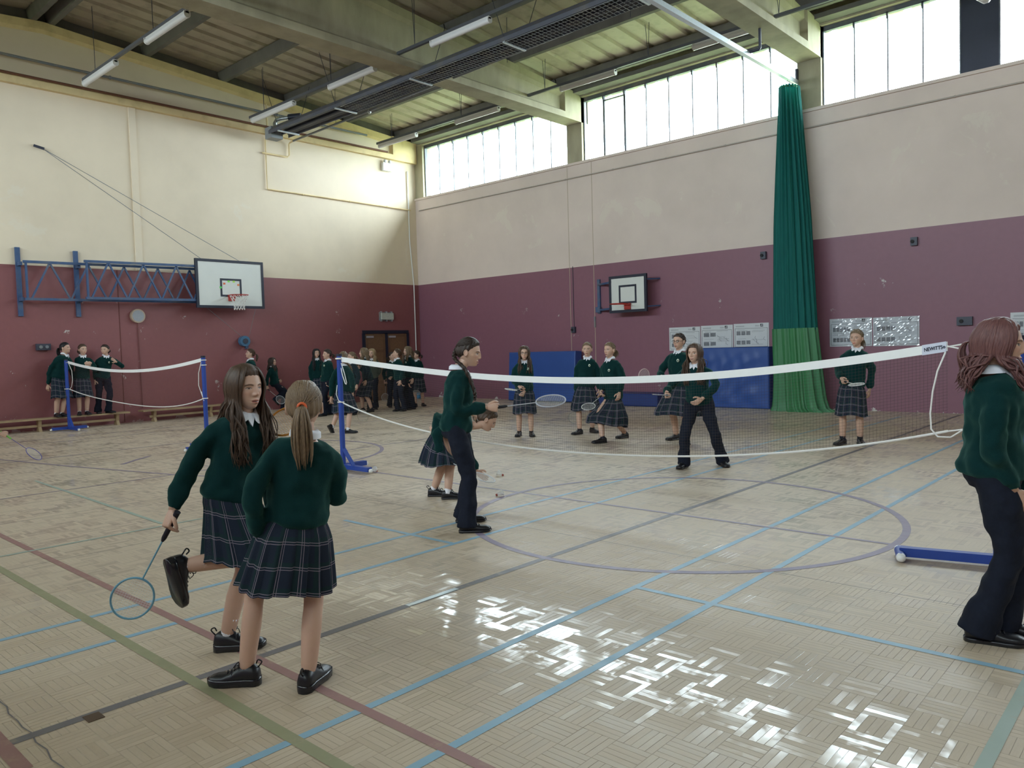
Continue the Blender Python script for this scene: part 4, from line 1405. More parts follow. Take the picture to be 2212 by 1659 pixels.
def grip_hand(mb, W, d, nrm, side, s, pose, axis=None):
    """W wrist, d hand direction, nrm back-of-hand normal, side +1 right / -1 left thumb side"""
    d, nrm = unit(d), unit(nrm)
    nrm = unit(nrm - (nrm @ d) * d)
    lat = np.cross(d, nrm) * side            # towards the thumb
    k = s
    pal = []
    for t, w, h in ((-.02, .021, .017), (.0, .024, .017), (.02, .031, .017), (.05, .037, .015), (.078, .038, .012), (.088, .035, .009)):
        pal.append(ring_e(W + d * t * k, lat, nrm, w * k, h * k, 12))
    mb.loft(pal)
    curl = dict(fist=(70, 80, 50), relaxed=(22, 28, 18), open=(4, 8, 6), hold=(48, 62, 40))[pose]
    for i, (off, L, r) in enumerate(((.027, .066, .0085), (.009, .075, .0087), (-.009, .070, .0083), (-.026, .054, .0075))):
        p = W + d * .080 * k + lat * off * k
        spread = (off * 2.2 if pose == 'open' else off * .5)
        dr = unit(d + lat * spread)
        pts = [p - dr * .012 * k, p]
        for j, (seg, c) in enumerate(zip((.45, .31, .24), curl)):
            a = math.radians(c + 4 * i * (pose != 'open'))
            ax = unit(np.cross(dr, nrm))
            dr = unit(dr * math.cos(a) - nrm * math.sin(a))
            p = p + dr * L * seg * k
            pts.append(p)
        q = bez(pts, 11)
        mb.tube(q, np.interp(np.linspace(0, 1, 11), [0, .6, .93, 1], [1.05, 1, .85, .35]) * r * k, 8)
    p = W + d * .022 * k + lat * .026 * k
    a = 1.0 if pose in ('open', 'relaxed') else .55
    p1 = p + unit(d * .8 + lat * a - nrm * .25) * .034 * k
    p2 = p1 + unit(d * .95 + lat * (a - .45) - nrm * (.3 if pose in ('open', 'relaxed') else .75)) * .03 * k
    p3 = p2 + unit(d * .9 - lat * .1 - nrm * (.3 if pose in ('open', 'relaxed') else .9)) * .022 * k
    q = bez([p - d * .012 * k, p, p1, p2, p3], 11)
    mb.tube(q, np.interp(np.linspace(0, 1, 11), [0, .35, .75, .95, 1], [.012, .0125, .0105, .008, .003]) * k, 8)
    return W + d * .075 * k - nrm * .022 * k     # grip centre


def shoe(root, origin, A, yaw_dir, pitch, s, near, sock, sock_h, shin_dir, chunky=False):
    """A ankle joint; builds shoe > sole, laces; and the sock"""
    fwd = unit(np.array([yaw_dir[0], yaw_dir[1], 0]))
    lat = np.cross(fwd, UP)
    cp, sp = math.cos(pitch), math.sin(pitch)
    f3 = fwd * cp - UP * sp                 # pitch>0: toe down
    u3 = fwd * sp + UP * cp
    O = A - u3 * .085 * s                    # sole point under the ankle
    kx = 1.18 if chunky else 1.08
    def pt(y, x, z): return O + (f3 * y * (1.06 if chunky else 1.02) + lat * x * kx + u3 * z * (1.1 if chunky and z > .02 else 1.0)) * s
    secs = [(-.066, .016, .020, .060), (-.060, .028, .012, .083), (-.035, .035, .012, .100), (.0, .036, .012, .102), (.035, .037, .012, .088), (.07, .040, .012, .068),
            (.11, .044, .012, .056), (.145, .043, .012, .055), (.172, .036, .014, .048), (.190, .018, .016, .036)]
    rings = []
    for y, w, z0, z1 in secs:
        r = []
        for a in np.linspace(0, 2 * math.pi, 16, endpoint=False):
            cx, cz = math.cos(a), math.sin(a)
            cx = math.copysign(abs(cx) ** .75, cx); cz = math.copysign(abs(cz) ** .75, cz)
            zz = z0 + (z1 - z0) * (cz * .5 + .5)
            ww = w * (1 - .35 * max(0, cz) ** 2)
            r.append(pt(y, ww * cx, zz))
        rings.append(r)
    mb = MB().loft(rings)
    sh = mesh_obj('shoe', np.concatenate(mb.v), mb.f, SHOE, root, origin)
    so = MB()
    th = .036 if chunky else .022
    outl = [(-.072, 0), (-.066, .022), (-.045, .036), (.0, .036), (.05, .040), (.10, .047), (.145, .046), (.175, .036), (.192, .016), (.196, 0)]
    outl = outl + [(y, -x) for y, x in outl[-2:0:-1]]
    so.loft([[pt(y, x * k, z + (.012 * max(0, (y - .12) / .07) ** 2 if z < .01 else 0)) for y, x in outl] for z, k in ((.0, .92), (.004, 1.0), (th * .7, 1.02), (th, .98))])
    mesh_obj('sole', np.concatenate(so.v), so.f, SOLE, sh, origin)
    if near:
        lc = MB()
        for k in range(4):
            y = .035 + k * .018
            z = np.interp(y, [.035, .07, .11], [.092, .071, .058])
            lc.tube([pt(y, -.02, z - .006), pt(y + .004, 0, z + .003), pt(y + .008, .02, z - .006)], .0028 * s, 5)
        for sx in (-1, 1):
            lc.tube(bez([pt(.035, 0, .094), pt(.03, sx * .02, .115), pt(.045, sx * .04, .10), pt(.04, sx * .02, .092)], 10), .0024 * s, 5)
            lc.tube(bez([pt(.035, 0, .094), pt(.05, sx * .03, .095), pt(.055, sx * .045, .065)], 8), .0024 * s, 5)
        mesh_obj('laces', np.concatenate(lc.v), lc.f, SHOE, sh, origin)
        tg = MB().tube(bez([pt(-.058, 0, .082), pt(-.078, 0, .108), pt(-.06, 0, .118), pt(-.05, 0, .10)], 10), .004 * s, 6)
        mesh_obj('heel_loop', np.concatenate(tg.v), tg.f, SHOE, sh, origin)
    if sock:
        sd = unit(shin_dir)
        p = [A - sd * .03 * s, A, A + sd * sock_h * .5, A + sd * sock_h]
        mb = MB().tube(bez(p, 9), np.interp(np.linspace(0, 1, 9), [0, .4, 1], [.038, .036, .041]) * s, 14)
        mesh_obj('sock', np.concatenate(mb.v), mb.f, sock, root, origin)


RACKETS = []


def person(label, feet, head, face=0, hface=None, hpitch=0.0, hroll=0.0, H=None, bottom='skirt', hair='long', hcol='brown', hlen=.34, skin=None,
           hands=None, z0=0.0, pelvis=None, dd=0.0, near=False, sock='w', sock_h=.07, top=None, crest=False, glasses=False, mouth=0.0, smile=0.0, squint=0.0,
           kneepole=None, elbow=None, skirt_dir=None, lean_neck=None, base=None, hemk=1.0, headdd=0.0, twist=0, band=None, group=None, chunky=False, wide=1.0,
           skirt_len=.27, foot_pitch=(0, 0), foot_lift=(0, 0), parts_ok=True, pleat=18, flare=1.0, room=True):
    """feet: ((px,py,yaw),(px,py,yaw)) as (left foot, right foot) of the person; pixels on the ground they stand on.
    head: pixel of the top of the head.  Angles are relative to the camera: 0 faces it, +90 faces image right."""
    skin = skin or SKIN
    top = top or GREEN
    fw = []
    for (px, py, yw), lift in zip(feet, foot_lift):
        fw.append(on_floor(px, py, z0) if lift == 0 else None)
    g0 = [q for q in fw if q is not None]
    if base is not None and g0:
        sh_ = np.array([base[0], base[1], z0]) - np.mean(g0, 0)
        if z0 > 0: fw = [q + sh_ for q in fw]
    B = np.mean(g0, 0) if base is None else np.array([base[0], base[1], z0], float)
    v = B - CAM; v[2] = 0; v = unit(v)
    rt = np.cross(v, UP)
    def P(px, py, d=0.0):
        r = ray(px, py)
        return CAM + r * (((B - CAM) @ v - d) / (r @ v))
    def DIR(a, pitch=0.0):
        a = math.radians(a)
        h = -v * math.cos(a) + rt * math.sin(a)
        return h * math.cos(math.radians(pitch)) + UP * math.sin(math.radians(pitch))
    for i, ((px, py, yw), lift) in enumerate(zip(feet, foot_lift)):
        if lift != 0: fw[i] = P(px, py, lift if lift is not True else 0)
    topP = P(head[0], head[1], headdd)
    if H is None: H = topP[2] - z0
    s = H / 1.60
    F = DIR(face)
    Rr = np.cross(F, UP)                    # the person's right
    Fs = DIR(face + twist)
    Rs = np.cross(Fs, UP)
    hface = face if hface is None else hface
    hf = DIR(hface, hpitch)
    hr = unit(np.cross(hf, UP))
    hu = np.cross(hr, hf)
    if hroll:
        a = math.radians(hroll); hr, hu = hr * math.cos(a) + hu * math.sin(a), -hr * math.sin(a) + hu * math.cos(a)
    hs = 1.04 * (s * .5 + .5 if s < 1 else s ** .6)      # young heads stay large
    Hc = topP - UP * .120 * hs
    N = Hc - hu * .105 * hs - UP * .036 * s - hf * .020 * s if lean_neck is None else P(*lean_neck)
    Pv = np.array([*(B * .75 + (N * [1, 1, 0] + B * [0, 0, 1]) * .25)[:2], z0 + .535 * H]) if pelvis is None else P(*pelvis)
    root = empty('person', B, label, 'person', group)
    O = B
    # ---------------- spine and torso
    spine = bez([Pv, Pv * .5 + N * .5 + unit(np.cross(Rr, unit(N - Pv))) * (-.012), N], 15)
    def spine_at(t):
        i = np.clip(t, 0, 1) * 14
        k = min(int(i), 13); q = i - k
        p = spine[k] * (1 - q) + spine[k + 1] * q
        if t < 0: p = Pv + unit(spine[1] - spine[0]) * t * np.linalg.norm(N - Pv)
        return p
    sd0, sd1 = unit(spine[2] - spine[0]), unit(spine[-1] - spine[-3])
    def torso_rings(tab, k=1.0, n=28):
        out = []
        for t, rx, ry in tab:
            sd = unit(sd0 * (1 - t) + sd1 * t) if t > 0 else sd0
            lat = unit(Rr * (1 - t) + Rs * t)
            lat = unit(lat - (lat @ sd) * sd)
            fr = np.cross(sd, lat)
            out.append(ring_e(spine_at(t) , lat, fr, rx * s * k * wide, ry * s * k * wide, n))
        return out
    latS = unit(Rs - (Rs @ sd1) * sd1)
    shl = {'R': N - sd1 * .055 * s + latS * .135 * s * wide, 'L': N - sd1 * .055 * s - latS * .135 * s * wide}
    latH = unit(Rr - (Rr @ sd0) * sd0)
    hip = {'R': Pv + latH * .078 * s * wide - sd0 * .01, 'L': Pv - latH * .078 * s * wide - sd0 * .01}
    body = MB()
    body.loft(torso_rings([(-.05, .085, .065), (.05, .105, .080), (.3, .10, .078), (.55, .11, .08), (.8, .11, .07), (.93, .07, .055), (1.0, .046, .045)]))
    body.tube(bez([N - sd1 * .05, N, Hc - hu * .07 * hs - hf * .012 * hs, Hc - hu * .03 * hs - hf * .012], 8), np.array([.055, .052, .049, .047, .046, .046, .047, .05]) * s, 16)
    # ---------------- legs
    ank, knee = {}, {}
    for i, sdn in enumerate('LR'):
        px, py, yw = feet[i]
        fd = DIR(yw)
        if foot_lift[i] == 0: A = fw[i] + UP * .085 * s
        else: A = fw[i]
        ank[sdn] = A
        pole = (fd + F) if kneepole is None or kneepole[i] is None else (DIR(*kneepole[i]) if not isinstance(kneepole[i], np.ndarray) else kneepole[i])
        knee[sdn] = ik(hip[sdn], A, .248 * H, .238 * H, pole)
    if bottom == 'skirt':
        for sdn in 'LR':
            h, k, a = hip[sdn], knee[sdn], ank[sdn]
            back = unit(np.cross(Rr, unit(k - a)))
            pth = bez([h, h * .5 + k * .5, k, k * .62 + a * .38 - F * .012 * s, a + (k - a) * .12, a], 17)
            body.tube(pth, np.interp(np.linspace(0, 1, 17), [0, .2, .4, .52, .6, .8, .92, 1], [.058, .062, .051, .048, .052, .041, .034, .033]) * s * (.5 + .5 * wide), 16)
    else:
        for sdn in 'LR': body.tube(bez([hip[sdn], knee[sdn], ank[sdn]], 9), np.linspace(.06, .03, 9) * s, 10)
    # ---------------- arms
    hands = hands or {}
    wr, elb = {}, {}
    slv = []
    for sdn, sg in (('R', 1), ('L', -1)):
        S = shl[sdn]
        spec = hands.get(sdn)
        if spec is None:
            W = S + latS * sg * .07 * s - UP * .50 * s + Fs * .05 * s
            pose, racket, hd = 'relaxed', None, None
        else:
            W = P(*spec['at'])
            pose, racket, hd = spec.get('pose', 'relaxed'), spec.get('racket'), spec.get('dir')
        pol = -Fs * .8 + latS * sg * .6 - UP * .3 if elbow is None or sdn not in elbow else DIR(*elbow[sdn])
        E = ik(S, W, .178 * H, .148 * H, pol)
        wr[sdn], elb[sdn] = W, E
        body.tube(bez([S - latS * sg * .035 * s - sd1 * .035 * s, S * .5 + E * .5, E, W], 13), np.interp(np.linspace(0, 1, 13), [0, .33, .66, 1], [.012, .024, .027, .022]) * s, 12)
        d = unit(W - E) if hd is None else unit(DIR(*hd))
        nrm = unit(latS * sg * .9 + Fs * .35) if spec is None or 'nrm' not in spec else DIR(*spec['nrm'])
        if abs(unit(nrm) @ d) > .9: nrm = Fs + UP * .3
        thumb = np.cross(unit(d), unit(nrm))
        side = 1 if (thumb @ Fs + .3 * thumb @ UP) > 0 else -1
        gc = grip_hand(body, W, d, nrm, side, s * 1.0, pose)
        if racket: RACKETS.append((gc, racket, P, DIR, label))
        # sleeve
        pth = bez([S - latS * sg * .055 * s - sd1 * .012 * s, S * .55 + E * .45, E, E * .45 + W * .55, W - unit(W - E) * .012 * s], 21)
        tt = np.linspace(0, 1, 21)
        rr = np.interp(tt, [0, .15, .5, .7, .86, .93, .94, 1], [.056, .060, .053, .050, .051, .046, .033, .031]) * s
        rr *= 1 + .05 * np.sin(tt * 34) * smoothstep(tt, .3, .5)
        slv.append((pth, rr))
    # ---------------- head
    key = ((150, 120) if near else (84, 66), mouth, smile, squint)
    hv, hfc, hc, huv, hn = head_cached(key)
    Mh = np.stack([hr, hf, hu], 1)
    hvw = hv * hs @ Mh.T + Hc
    k0 = body.n
    body.add(hvw, hfc)
    for sg in (-1, 1):
        c = np.array([sg * .0725, -.008, -.012])
        er = MB()
        er.ball(c + np.array([sg * .004, 0, 0]), (.008, .017, .028), 10, 8)
        er.torus(c + np.array([sg * .009, -.002, .002]), np.array([0, 1., .15]), np.array([0, -.15, 1.]), .013, .0045, 16, 6, .022)
        body.add(np.concatenate(er.v) * hs @ Mh.T + Hc, er.f)
    cols = np.ones((body.n, 3))
    cols[k0:k0 + len(hc)] = hc
    mesh_obj('body', np.concatenate(body.v), body.f, skin, root, O, True, None, cols)
    # ---------------- hair cap
    hb = np.interp(hv[:, 1], HL_Y, hairline(hair))
    hide = np.where(hv[:, 1] > .03, smoothstep(hv[:, 2] - hb, -.004, .036), smoothstep(hv[:, 2] - hb, -.006, .014 if hair in ('long', 'half') else .055))
    vol = .013 if hair in ('long', 'half') else .011
    offs = -.005 + hide * (vol + .005 + .003 * np.sin(huv[:, 0] * 120) * (hv[:, 2] < .08))
    cap = (hv + hn * offs[:, None]) * hs @ Mh.T + Hc
    hm = HAIRS[hcol]
    hro = mesh_obj('hair', cap, hfc, hm, root, O, True, huv)
    lk = LK()
    nl = 3.0 if near else 1.0
    def sc(p): return (np.asarray(p) * hs) @ Mh.T + Hc
    def scalp(az, el, off=.012):
        """point over the skull: az 0 back, +90 right; el 90 top"""
        a, e = math.radians(az), math.radians(el)
        return np.array([math.sin(a) * math.cos(e) * (.0745 + off), -math.cos(a) * math.cos(e) * ((.102 if abs(az) < 90 else .087) + off), math.sin(e) * (.112 + off)])
    if hair in ('long', 'half'):
        n = int((70 if not near else 105) * nl)
        for i in range(n):
            az = RNG.uniform(-122, 122)
            sg = 1 if az >= 0 else -1
            front = abs(az) > 85
            p0 = scalp(az * .55 + sg * 30, 72, .010)
            p1 = scalp(az, 45, .018); p2 = scalp(az, 8, .021); p3 = scalp(az * .97, -25, .023)
            pts = [sc(p0), sc(p1), sc(p2), sc(p3)]
            q = pts[-1]
            L = hlen * s * RNG.uniform(.75, 1.05)
            outw = unit((q - N) * [1, 1, 0])
            if front: tgt = N + Fs * .125 * s * wide + latS * sg * RNG.uniform(.04, .13) * s
            else: tgt = N - Fs * .105 * s * wide + latS * (az / 90.0) * .125 * s
            zz = q[2] - L
            for t in (.3, .65, 1.0):
                m_ = q * (1 - min(1, t * 1.25)) + tgt * min(1, t * 1.25)
                pts.append(np.array([m_[0], m_[1], q[2] - L * t]) + RNG.normal(0, .016, 3) * s)
            lk.lock(bez(pts, 16), RNG.uniform(.005, .010) * s * (1.0 if near else 1.8), 5)
        for sg in (-1, 1):      # strands framing the face
            for i in range(int(8 * nl)):
                az = sg * RNG.uniform(105, 132)
                pts = [sc(scalp(sg * 150, 80, .010)), sc(scalp(az + sg * 10, 46, .015)), sc(scalp(az, 10, .017)), sc(scalp(az - sg * 8, -28, .018))]
                q = pts[-1]
                tgt = N + Fs * .125 * s + latS * sg * RNG.uniform(.05, .12) * s
                for t in (.4, .8, 1.0): pts.append(np.array([*(q * (1 - t) + tgt * t)[:2], q[2] - hlen * s * .95 * t]) + RNG.normal(0, .008, 3))
                lk.lock(bez(pts, 15), RNG.uniform(.005, .009) * s * (1.0 if near else 1.6), 5)
    if hair in ('pony', 'braid', 'bun', 'half', 'twopony'):
        n = int(46 * nl)
        ties = [sc([0, -.112, .0 if hair != 'twopony' else .05])] if hair != 'twopony' else [sc([-.05, -.095, .045]), sc([.05, -.095, .045])]
        if hair == 'bun': ties = [sc([0, -.112, .012])]
        for i in range(n):      # hair combed back to the tie
            az = RNG.uniform(-125, 125)
            el = RNG.uniform(25, 80)
            tie = ties[0] if len(ties) == 1 or az < 0 else ties[1]
            p = [sc(scalp(az, el, .010)), sc(scalp(az * .72, el * .75 + 6, .012)), sc(scalp(az * .4, el * .4 + 4, .012)), tie + RNG.normal(0, .005, 3)]
            lk.lock(bez(p, 11), RNG.uniform(.004, .008) * s * (1.0 if near else 1.6), 5, .5)
        for tie in ties:
            if band:
                tb = MB().torus(tie - hf * .006, hr, hu, .017 * hs, .0065 * hs, 18, 6)
                mesh_obj('hair_band', np.concatenate(tb.v), tb.f, band, root, O)
            if hair in ('pony', 'half', 'twopony'):
                back = -hf * [1, 1, 0]
                for i in range(int(26 * nl)):
                    j = RNG.normal(0, 1, 2)
                    L = hlen * s * RNG.uniform(.7, 1.05)
                    ofs = hr * j[0] * .020 * s + back * abs(j[1]) * .012 * s
                    p = [tie, tie + back * .025 * s + ofs * .5 - UP * .008, tie + back * .034 * s + ofs - UP * L * .35, tie + back * .026 * s + ofs * 1.1 - UP * L * .7, tie + back * .020 * s + ofs * .8 - UP * L]
                    lk.lock(bez(p, 12), RNG.uniform(.005, .009) * s * (1.0 if near else 1.7), 5)
            elif hair == 'braid':
                q0, q1 = tie, N + Fs * .13 * s + latS * .10 * s - UP * hlen * s * .6
                cp = bez([tie, tie - UP * .08 * s + hr * .05 * s, N + latS * .10 * s + Fs * .06 * s + UP * .0, q1, q1 - UP * .08 * s], 30)
                for st in range(3):
                    t = np.linspace(0, 1, 60)
                    path = np.stack([np.interp(t, np.linspace(0, 1, 30), cp[:, c]) for c in range(3)], 1)
                    ph = t * 26 + st * 2.094
                    lk.lock(path + hr * (np.sin(ph) * .014 * s)[:, None] + hf * (np.sin(2 * ph) * .008 * s)[:, None], .013 * s, 8, .9)
            else:
                for i in range(int(14 * nl)):
                    a = RNG.uniform(0, 2 * math.pi); rr_ = RNG.uniform(.010, .030)
                    th = np.linspace(0, 5.2, 14) + a
                    lk.lock([tie - hf * (.022 + .012 * math.sin(i)) * s + hr * rr_ * math.cos(q) * s + hu * rr_ * math.sin(q) * s for q in th], .010 * s, 6, .8)
    if lk.v: lk.obj('hair_strands', hm, hro, O)
    if glasses:
        gm = MB()
        for sg in (-1, 1):
            gm.torus(np.array([sg * .032, .094, .0]), np.array([1., 0, 0]), np.array([0, 0, 1.]), .021, .0022, 24, 6, .0165)
            gm.tube([(sg * .053, .092, .004), (sg * .074, .05, .006), (sg * .078, -.01, -.002)], .002, 5)
        gm.tube([(-.011, .096, .002), (.0, .099, .004), (.011, .096, .002)], .002, 5)
        mesh_obj('glasses', np.concatenate(gm.v) * hs @ Mh.T + Hc, gm.f, M['rubber'], root, O)
    # ---------------- sweater: torso and sleeves fused into one knit surface
    sw = MB()
    tb = [(-.085, .145, .118), (-.05, .163, .135), (.02, .168, .138), (.10, .160, .129), (.3, .146, .114), (.55, .152, .118), (.75, .160, .112), (.87, .150, .096), (.94, .108, .076), (.98, .060, .058)]
    sw.loft(torso_rings([(t, rx * (hemk if t < .2 else 1), ry * (hemk if t < .2 else 1)) for t, rx, ry in tb]))
    for pth, rr in slv: sw.tube(pth, rr, 14)
    so = mesh_obj('sweater', np.concatenate(sw.v), sw.f, top, root, O)
    md = so.modifiers.new('fuse', 'REMESH'); md.mode = 'VOXEL'; md.voxel_size = .0085 if near else .013; md.use_smooth_shade = True
    md = so.modifiers.new('soft', 'SMOOTH'); md.factor = .5; md.iterations = 7 if near else 3
    dp = so.modifiers.new('folds', 'DISPLACE'); dp.texture = FOLDS; dp.strength = (.042 if near else .035) * s; dp.mid_level = .5; dp.texture_coords = 'LOCAL'
    # ---------------- collar
    co = MB()
    lat = unit(latS); fr = np.cross(sd1, lat)
    c0 = N + sd1 * .006 * s
    a = np.linspace(-math.pi * .93, math.pi * .93, 41)
    up_r, dn_r = [], []
    for q in a:      # q=0 back of neck
        dirv = -fr * math.cos(q) + lat * math.sin(q)
        f_ = abs(q) / math.pi
        drop = .030 * smoothstep(f_, .55, .93)
        up_r.append(c0 + dirv * (.055 + .002 * math.cos(q)) * s * (1 + .05 * f_) + sd1 * (.036 - drop * 1.1) * s)
        tip = smoothstep(f_, .70, .86) * (1 - .35 * smoothstep(f_, .86, .93))
        dn_r.append(c0 + dirv * (.080 + .028 * tip) * s + sd1 * (-.006 - .050 * tip) * s)
    md_r = [u_ * .5 + d_ * .5 + unit(u_ - c0) * .010 * s for u_, d_ in zip(up_r, dn_r)]
    inr = [u_ * .93 + c0 * .07 - sd1 * .03 * s for u_ in up_r]
    co.loft([inr, up_r, md_r, dn_r], cap=False, closed=False)
    mesh_obj('shirt_collar', np.concatenate(co.v), co.f, SHIRT, root, O)
    vn = MB()        # shirt front in the neck opening
    vn.add([c0 + fr * .060 * s + lat * .035 * s, c0 + fr * .060 * s - lat * .035 * s, c0 + fr * .116 * s - sd1 * .075 * s, c0 + fr * .05 * s - sd1 * .05 * s], [(0, 1, 2), (0, 2, 3), (1, 3, 2), (0, 3, 1)])
    mesh_obj('shirt_front', np.concatenate(vn.v), vn.f, SHIRT, root, O, False)
    if crest:
        t = .70
        c = spine_at(t) + fr * .131 * s * wide - lat * .062 * s
        nn = unit(fr - lat * .35)
        xx = unit(np.cross(UP, nn)); yy = np.cross(nn, xx)
        mb = MB().loft([[c + (xx * math.cos(q) * .018 + yy * math.sin(q) * .023) * s + nn * h for q in np.linspace(0, 2 * math.pi, 14, endpoint=False)] for h in (-.006, .003)])
        mesh_obj('crest', np.concatenate(mb.v), mb.f, CREST, root, O)
        mb = MB().loft([[c + (xx * math.cos(q) * .008 + yy * math.sin(q) * .010 - yy * .003) * s + nn * h for q in np.linspace(0, 2 * math.pi, 12, endpoint=False)] for h in (.002, .005)])
        mesh_obj('crest_emblem', np.concatenate(mb.v), mb.f, top, root, O)
    # ---------------- skirt or trousers
    if bottom == 'skirt':
        w0 = Pv + sd0 * .045 * H
        km = (hip['L'] * .35 + knee['L'] * .65 + hip['R'] * .35 + knee['R'] * .65) / 2
        ax = unit(unit(km - w0) * .6 - UP * .4) if skirt_dir is None else unit(-UP + DIR(skirt_dir[0]) * skirt_dir[1])
        L = (skirt_len + .06) * H
        wid = np.linalg.norm(((knee['L'] - knee['R']) * [1, 1, 0])) * .5
        ns, nt_s = pleat * 8, 16
        rows, uv = [], []
        for j in range(nt_s + 1):
            t = j / nt_s
            sdv = unit(sd0 * (1 - t) - ax * t)
            lat_ = unit(Rr - (Rr @ sdv) * sdv)
            fr_ = np.cross(sdv, lat_)
            rx = (np.interp(t, [0, .25, 1], [.120, .150, .205 * flare]) * s * wide) 
            ry = np.interp(t, [0, .25, 1], [.095, .125, .175 * flare]) * s * wide 
            c = w0 + ax * L * t
            pts = []                      # the cloth makes room for a striding thigh
            for sdn in 'LR':
                dk = knee[sdn] - hip[sdn]
                f = np.clip(((c - hip[sdn]) @ ax) / max(.05, dk @ ax), 0, 1)
                pts.append(hip[sdn] + dk * f)
            e = (pts[0] + pts[1]) / 2 - c
            if room: c = c + (e @ lat_) * lat_ + (e @ fr_) * fr_ * .9
            for q in pts if room else []:
                e = q - c
                k = math.hypot((abs(e @ lat_) + .058 * s * wide) / rx, (abs(e @ fr_) + .070 * s * wide) / ry) * (1.06 if t > .1 else 0)
                k = 1 + (min(k, 1.4) - 1) * float(smoothstep(t, .15, .5))
                if k > 1: rx *= k; ry *= k
            q = np.linspace(0, 2 * math.pi, ns, endpoint=False)
            saw = ((q * pleat / (2 * math.pi)) % 1.0)
            k = 1 + (.10 * t + .02) * (np.where(saw < .85, saw / .85, (1 - saw) / .15) - .5) + .02 * t * np.sin(q * 5 + j * .2)
            rows.append(c + (rx * k * np.cos(q))[:, None] * lat_ + (ry * k * np.sin(q))[:, None] * fr_ + sdv * (.012 * t * np.sin(q * 4 + 1) * s)[:, None])
            uv.append(np.stack([q / (2 * math.pi) * 1.43, np.full(ns, t * L)], 1))
        v_ = np.concatenate(rows); f_ = []
        for j in range(nt_s):
            for i in range(ns):
                k_ = (i + 1) % ns
                f_.append((j * ns + i, j * ns + k_, (j + 1) * ns + k_, (j + 1) * ns + i))
        so = mesh_obj('skirt', v_, f_, PLAID, root, O, True, np.concatenate(uv))
    else:
        tr_ = MB()
        tr_.loft(torso_rings([(-.22, .10, .085), (-.14, .140, .112), (-.02, .150, .118), (.12, .128, .10)]))
        for i, sdn in enumerate('LR'):
            h, k, a_ = hip[sdn], knee[sdn], ank[sdn]
            bot = a_ + unit(a_ - k) * .045 * s
            pth = bez([h + sd0 * .03, h * .5 + k * .5, k, k * .5 + bot * .5, bot], 17)
            tr_.tube(pth, np.interp(np.linspace(0, 1, 17), [0, .25, .5, .75, 1], [.088, .083, .064, .066, .084]) * s * (.4 + .6 * wide), 16)
        so = mesh_obj('trousers', np.concatenate(tr_.v), tr_.f, TROUS, root, O)
        md = so.modifiers.new('fuse', 'REMESH'); md.mode = 'VOXEL'; md.voxel_size = .009 if near else .014; md.use_smooth_shade = True
        md = so.modifiers.new('soft', 'SMOOTH'); md.factor = .5; md.iterations = 4 if near else 2
        dp = so.modifiers.new('folds', 'DISPLACE'); dp.texture = FOLDS; dp.strength = .035 * s; dp.mid_level = .5; dp.texture_coords = 'LOCAL'
    # ---------------- shoes
    sk = {'w': SOCK_W, 'd': SOCK_D, None: None}[sock] if bottom == 'skirt' else None
    for i, sdn in enumerate('LR'):
        shoe(root, O, ank[sdn], DIR(feet[i][2]), math.radians(foot_pitch[i]), s, near, sk, sock_h * s, knee[sdn] - ank[sdn], chunky)
    return dict(root=root, P=P, DIR=DIR, N=N, Hc=Hc)


FOLDS = bpy.data.textures.new('cloth_folds', 'CLOUDS')
FOLDS.noise_scale = .11
FOLDS.noise_depth = 1


def racket(label, G0, tip, twist=None, frame=(.30, .30, .32), grip=(.015, .015, .02), strings=(.7, .7, .68), P=None, scale=1.0):
    """G0 middle of the grip, tip: far end of the head (world). twist: normal hint"""
    G0, tip = np.array(G0, float), np.array(tip, float)
    z = unit(tip - G0)
    nh = np.array(twist if twist is not None else (CAM - G0), float)
    y = unit(nh - (nh @ z) * z)
    x = np.cross(y, z)
    r = empty('badminton_racket', G0, label, 'racket', 'badminton rackets')
    def p(a, b, c): return np.array(a * x + b * y + c * z) * scale
    MB().tube([p(0, 0, -.085), p(0, 0, -.08), p(0, 0, .075), p(0, 0, .095)], np.array([.016, .0145, .0125, .007]) * scale, 10).build('grip', plain('racket_grip', grip, .7), r, smooth=True, angle=50)
    fm = plain('racket_frame', frame, .35)
    MB().tube([p(0, 0, .09), p(0, 0, .335)], .0042 * scale, 8).build('shaft', fm, r, smooth=True, angle=50)
    c = .335 + .125
    MB().torus(p(0, 0, c), z, x, .125 * scale, .0055 * scale, 44, 8, .098 * scale).build('head_frame', fm, r, smooth=True)
    sg = MB()
    for t in np.linspace(-.088, .088, 15):
        h = .125 * math.sqrt(max(0, 1 - (t / .098) ** 2))
        if h > .01: sg.tube([p(t, 0, c - h), p(t, 0, c + h)], .0008 * scale, 3, cap=False)
    for t in np.linspace(-.115, .115, 17):
        w = .098 * math.sqrt(max(0, 1 - (t / .125) ** 2))
        if w > .01: sg.tube([p(-w, 0, c + t), p(w, 0, c + t)], .0008 * scale, 3, cap=False)
    tag(sg.build('strings', plain('racket_strings', strings, .5), r), kind='stuff')
    return r

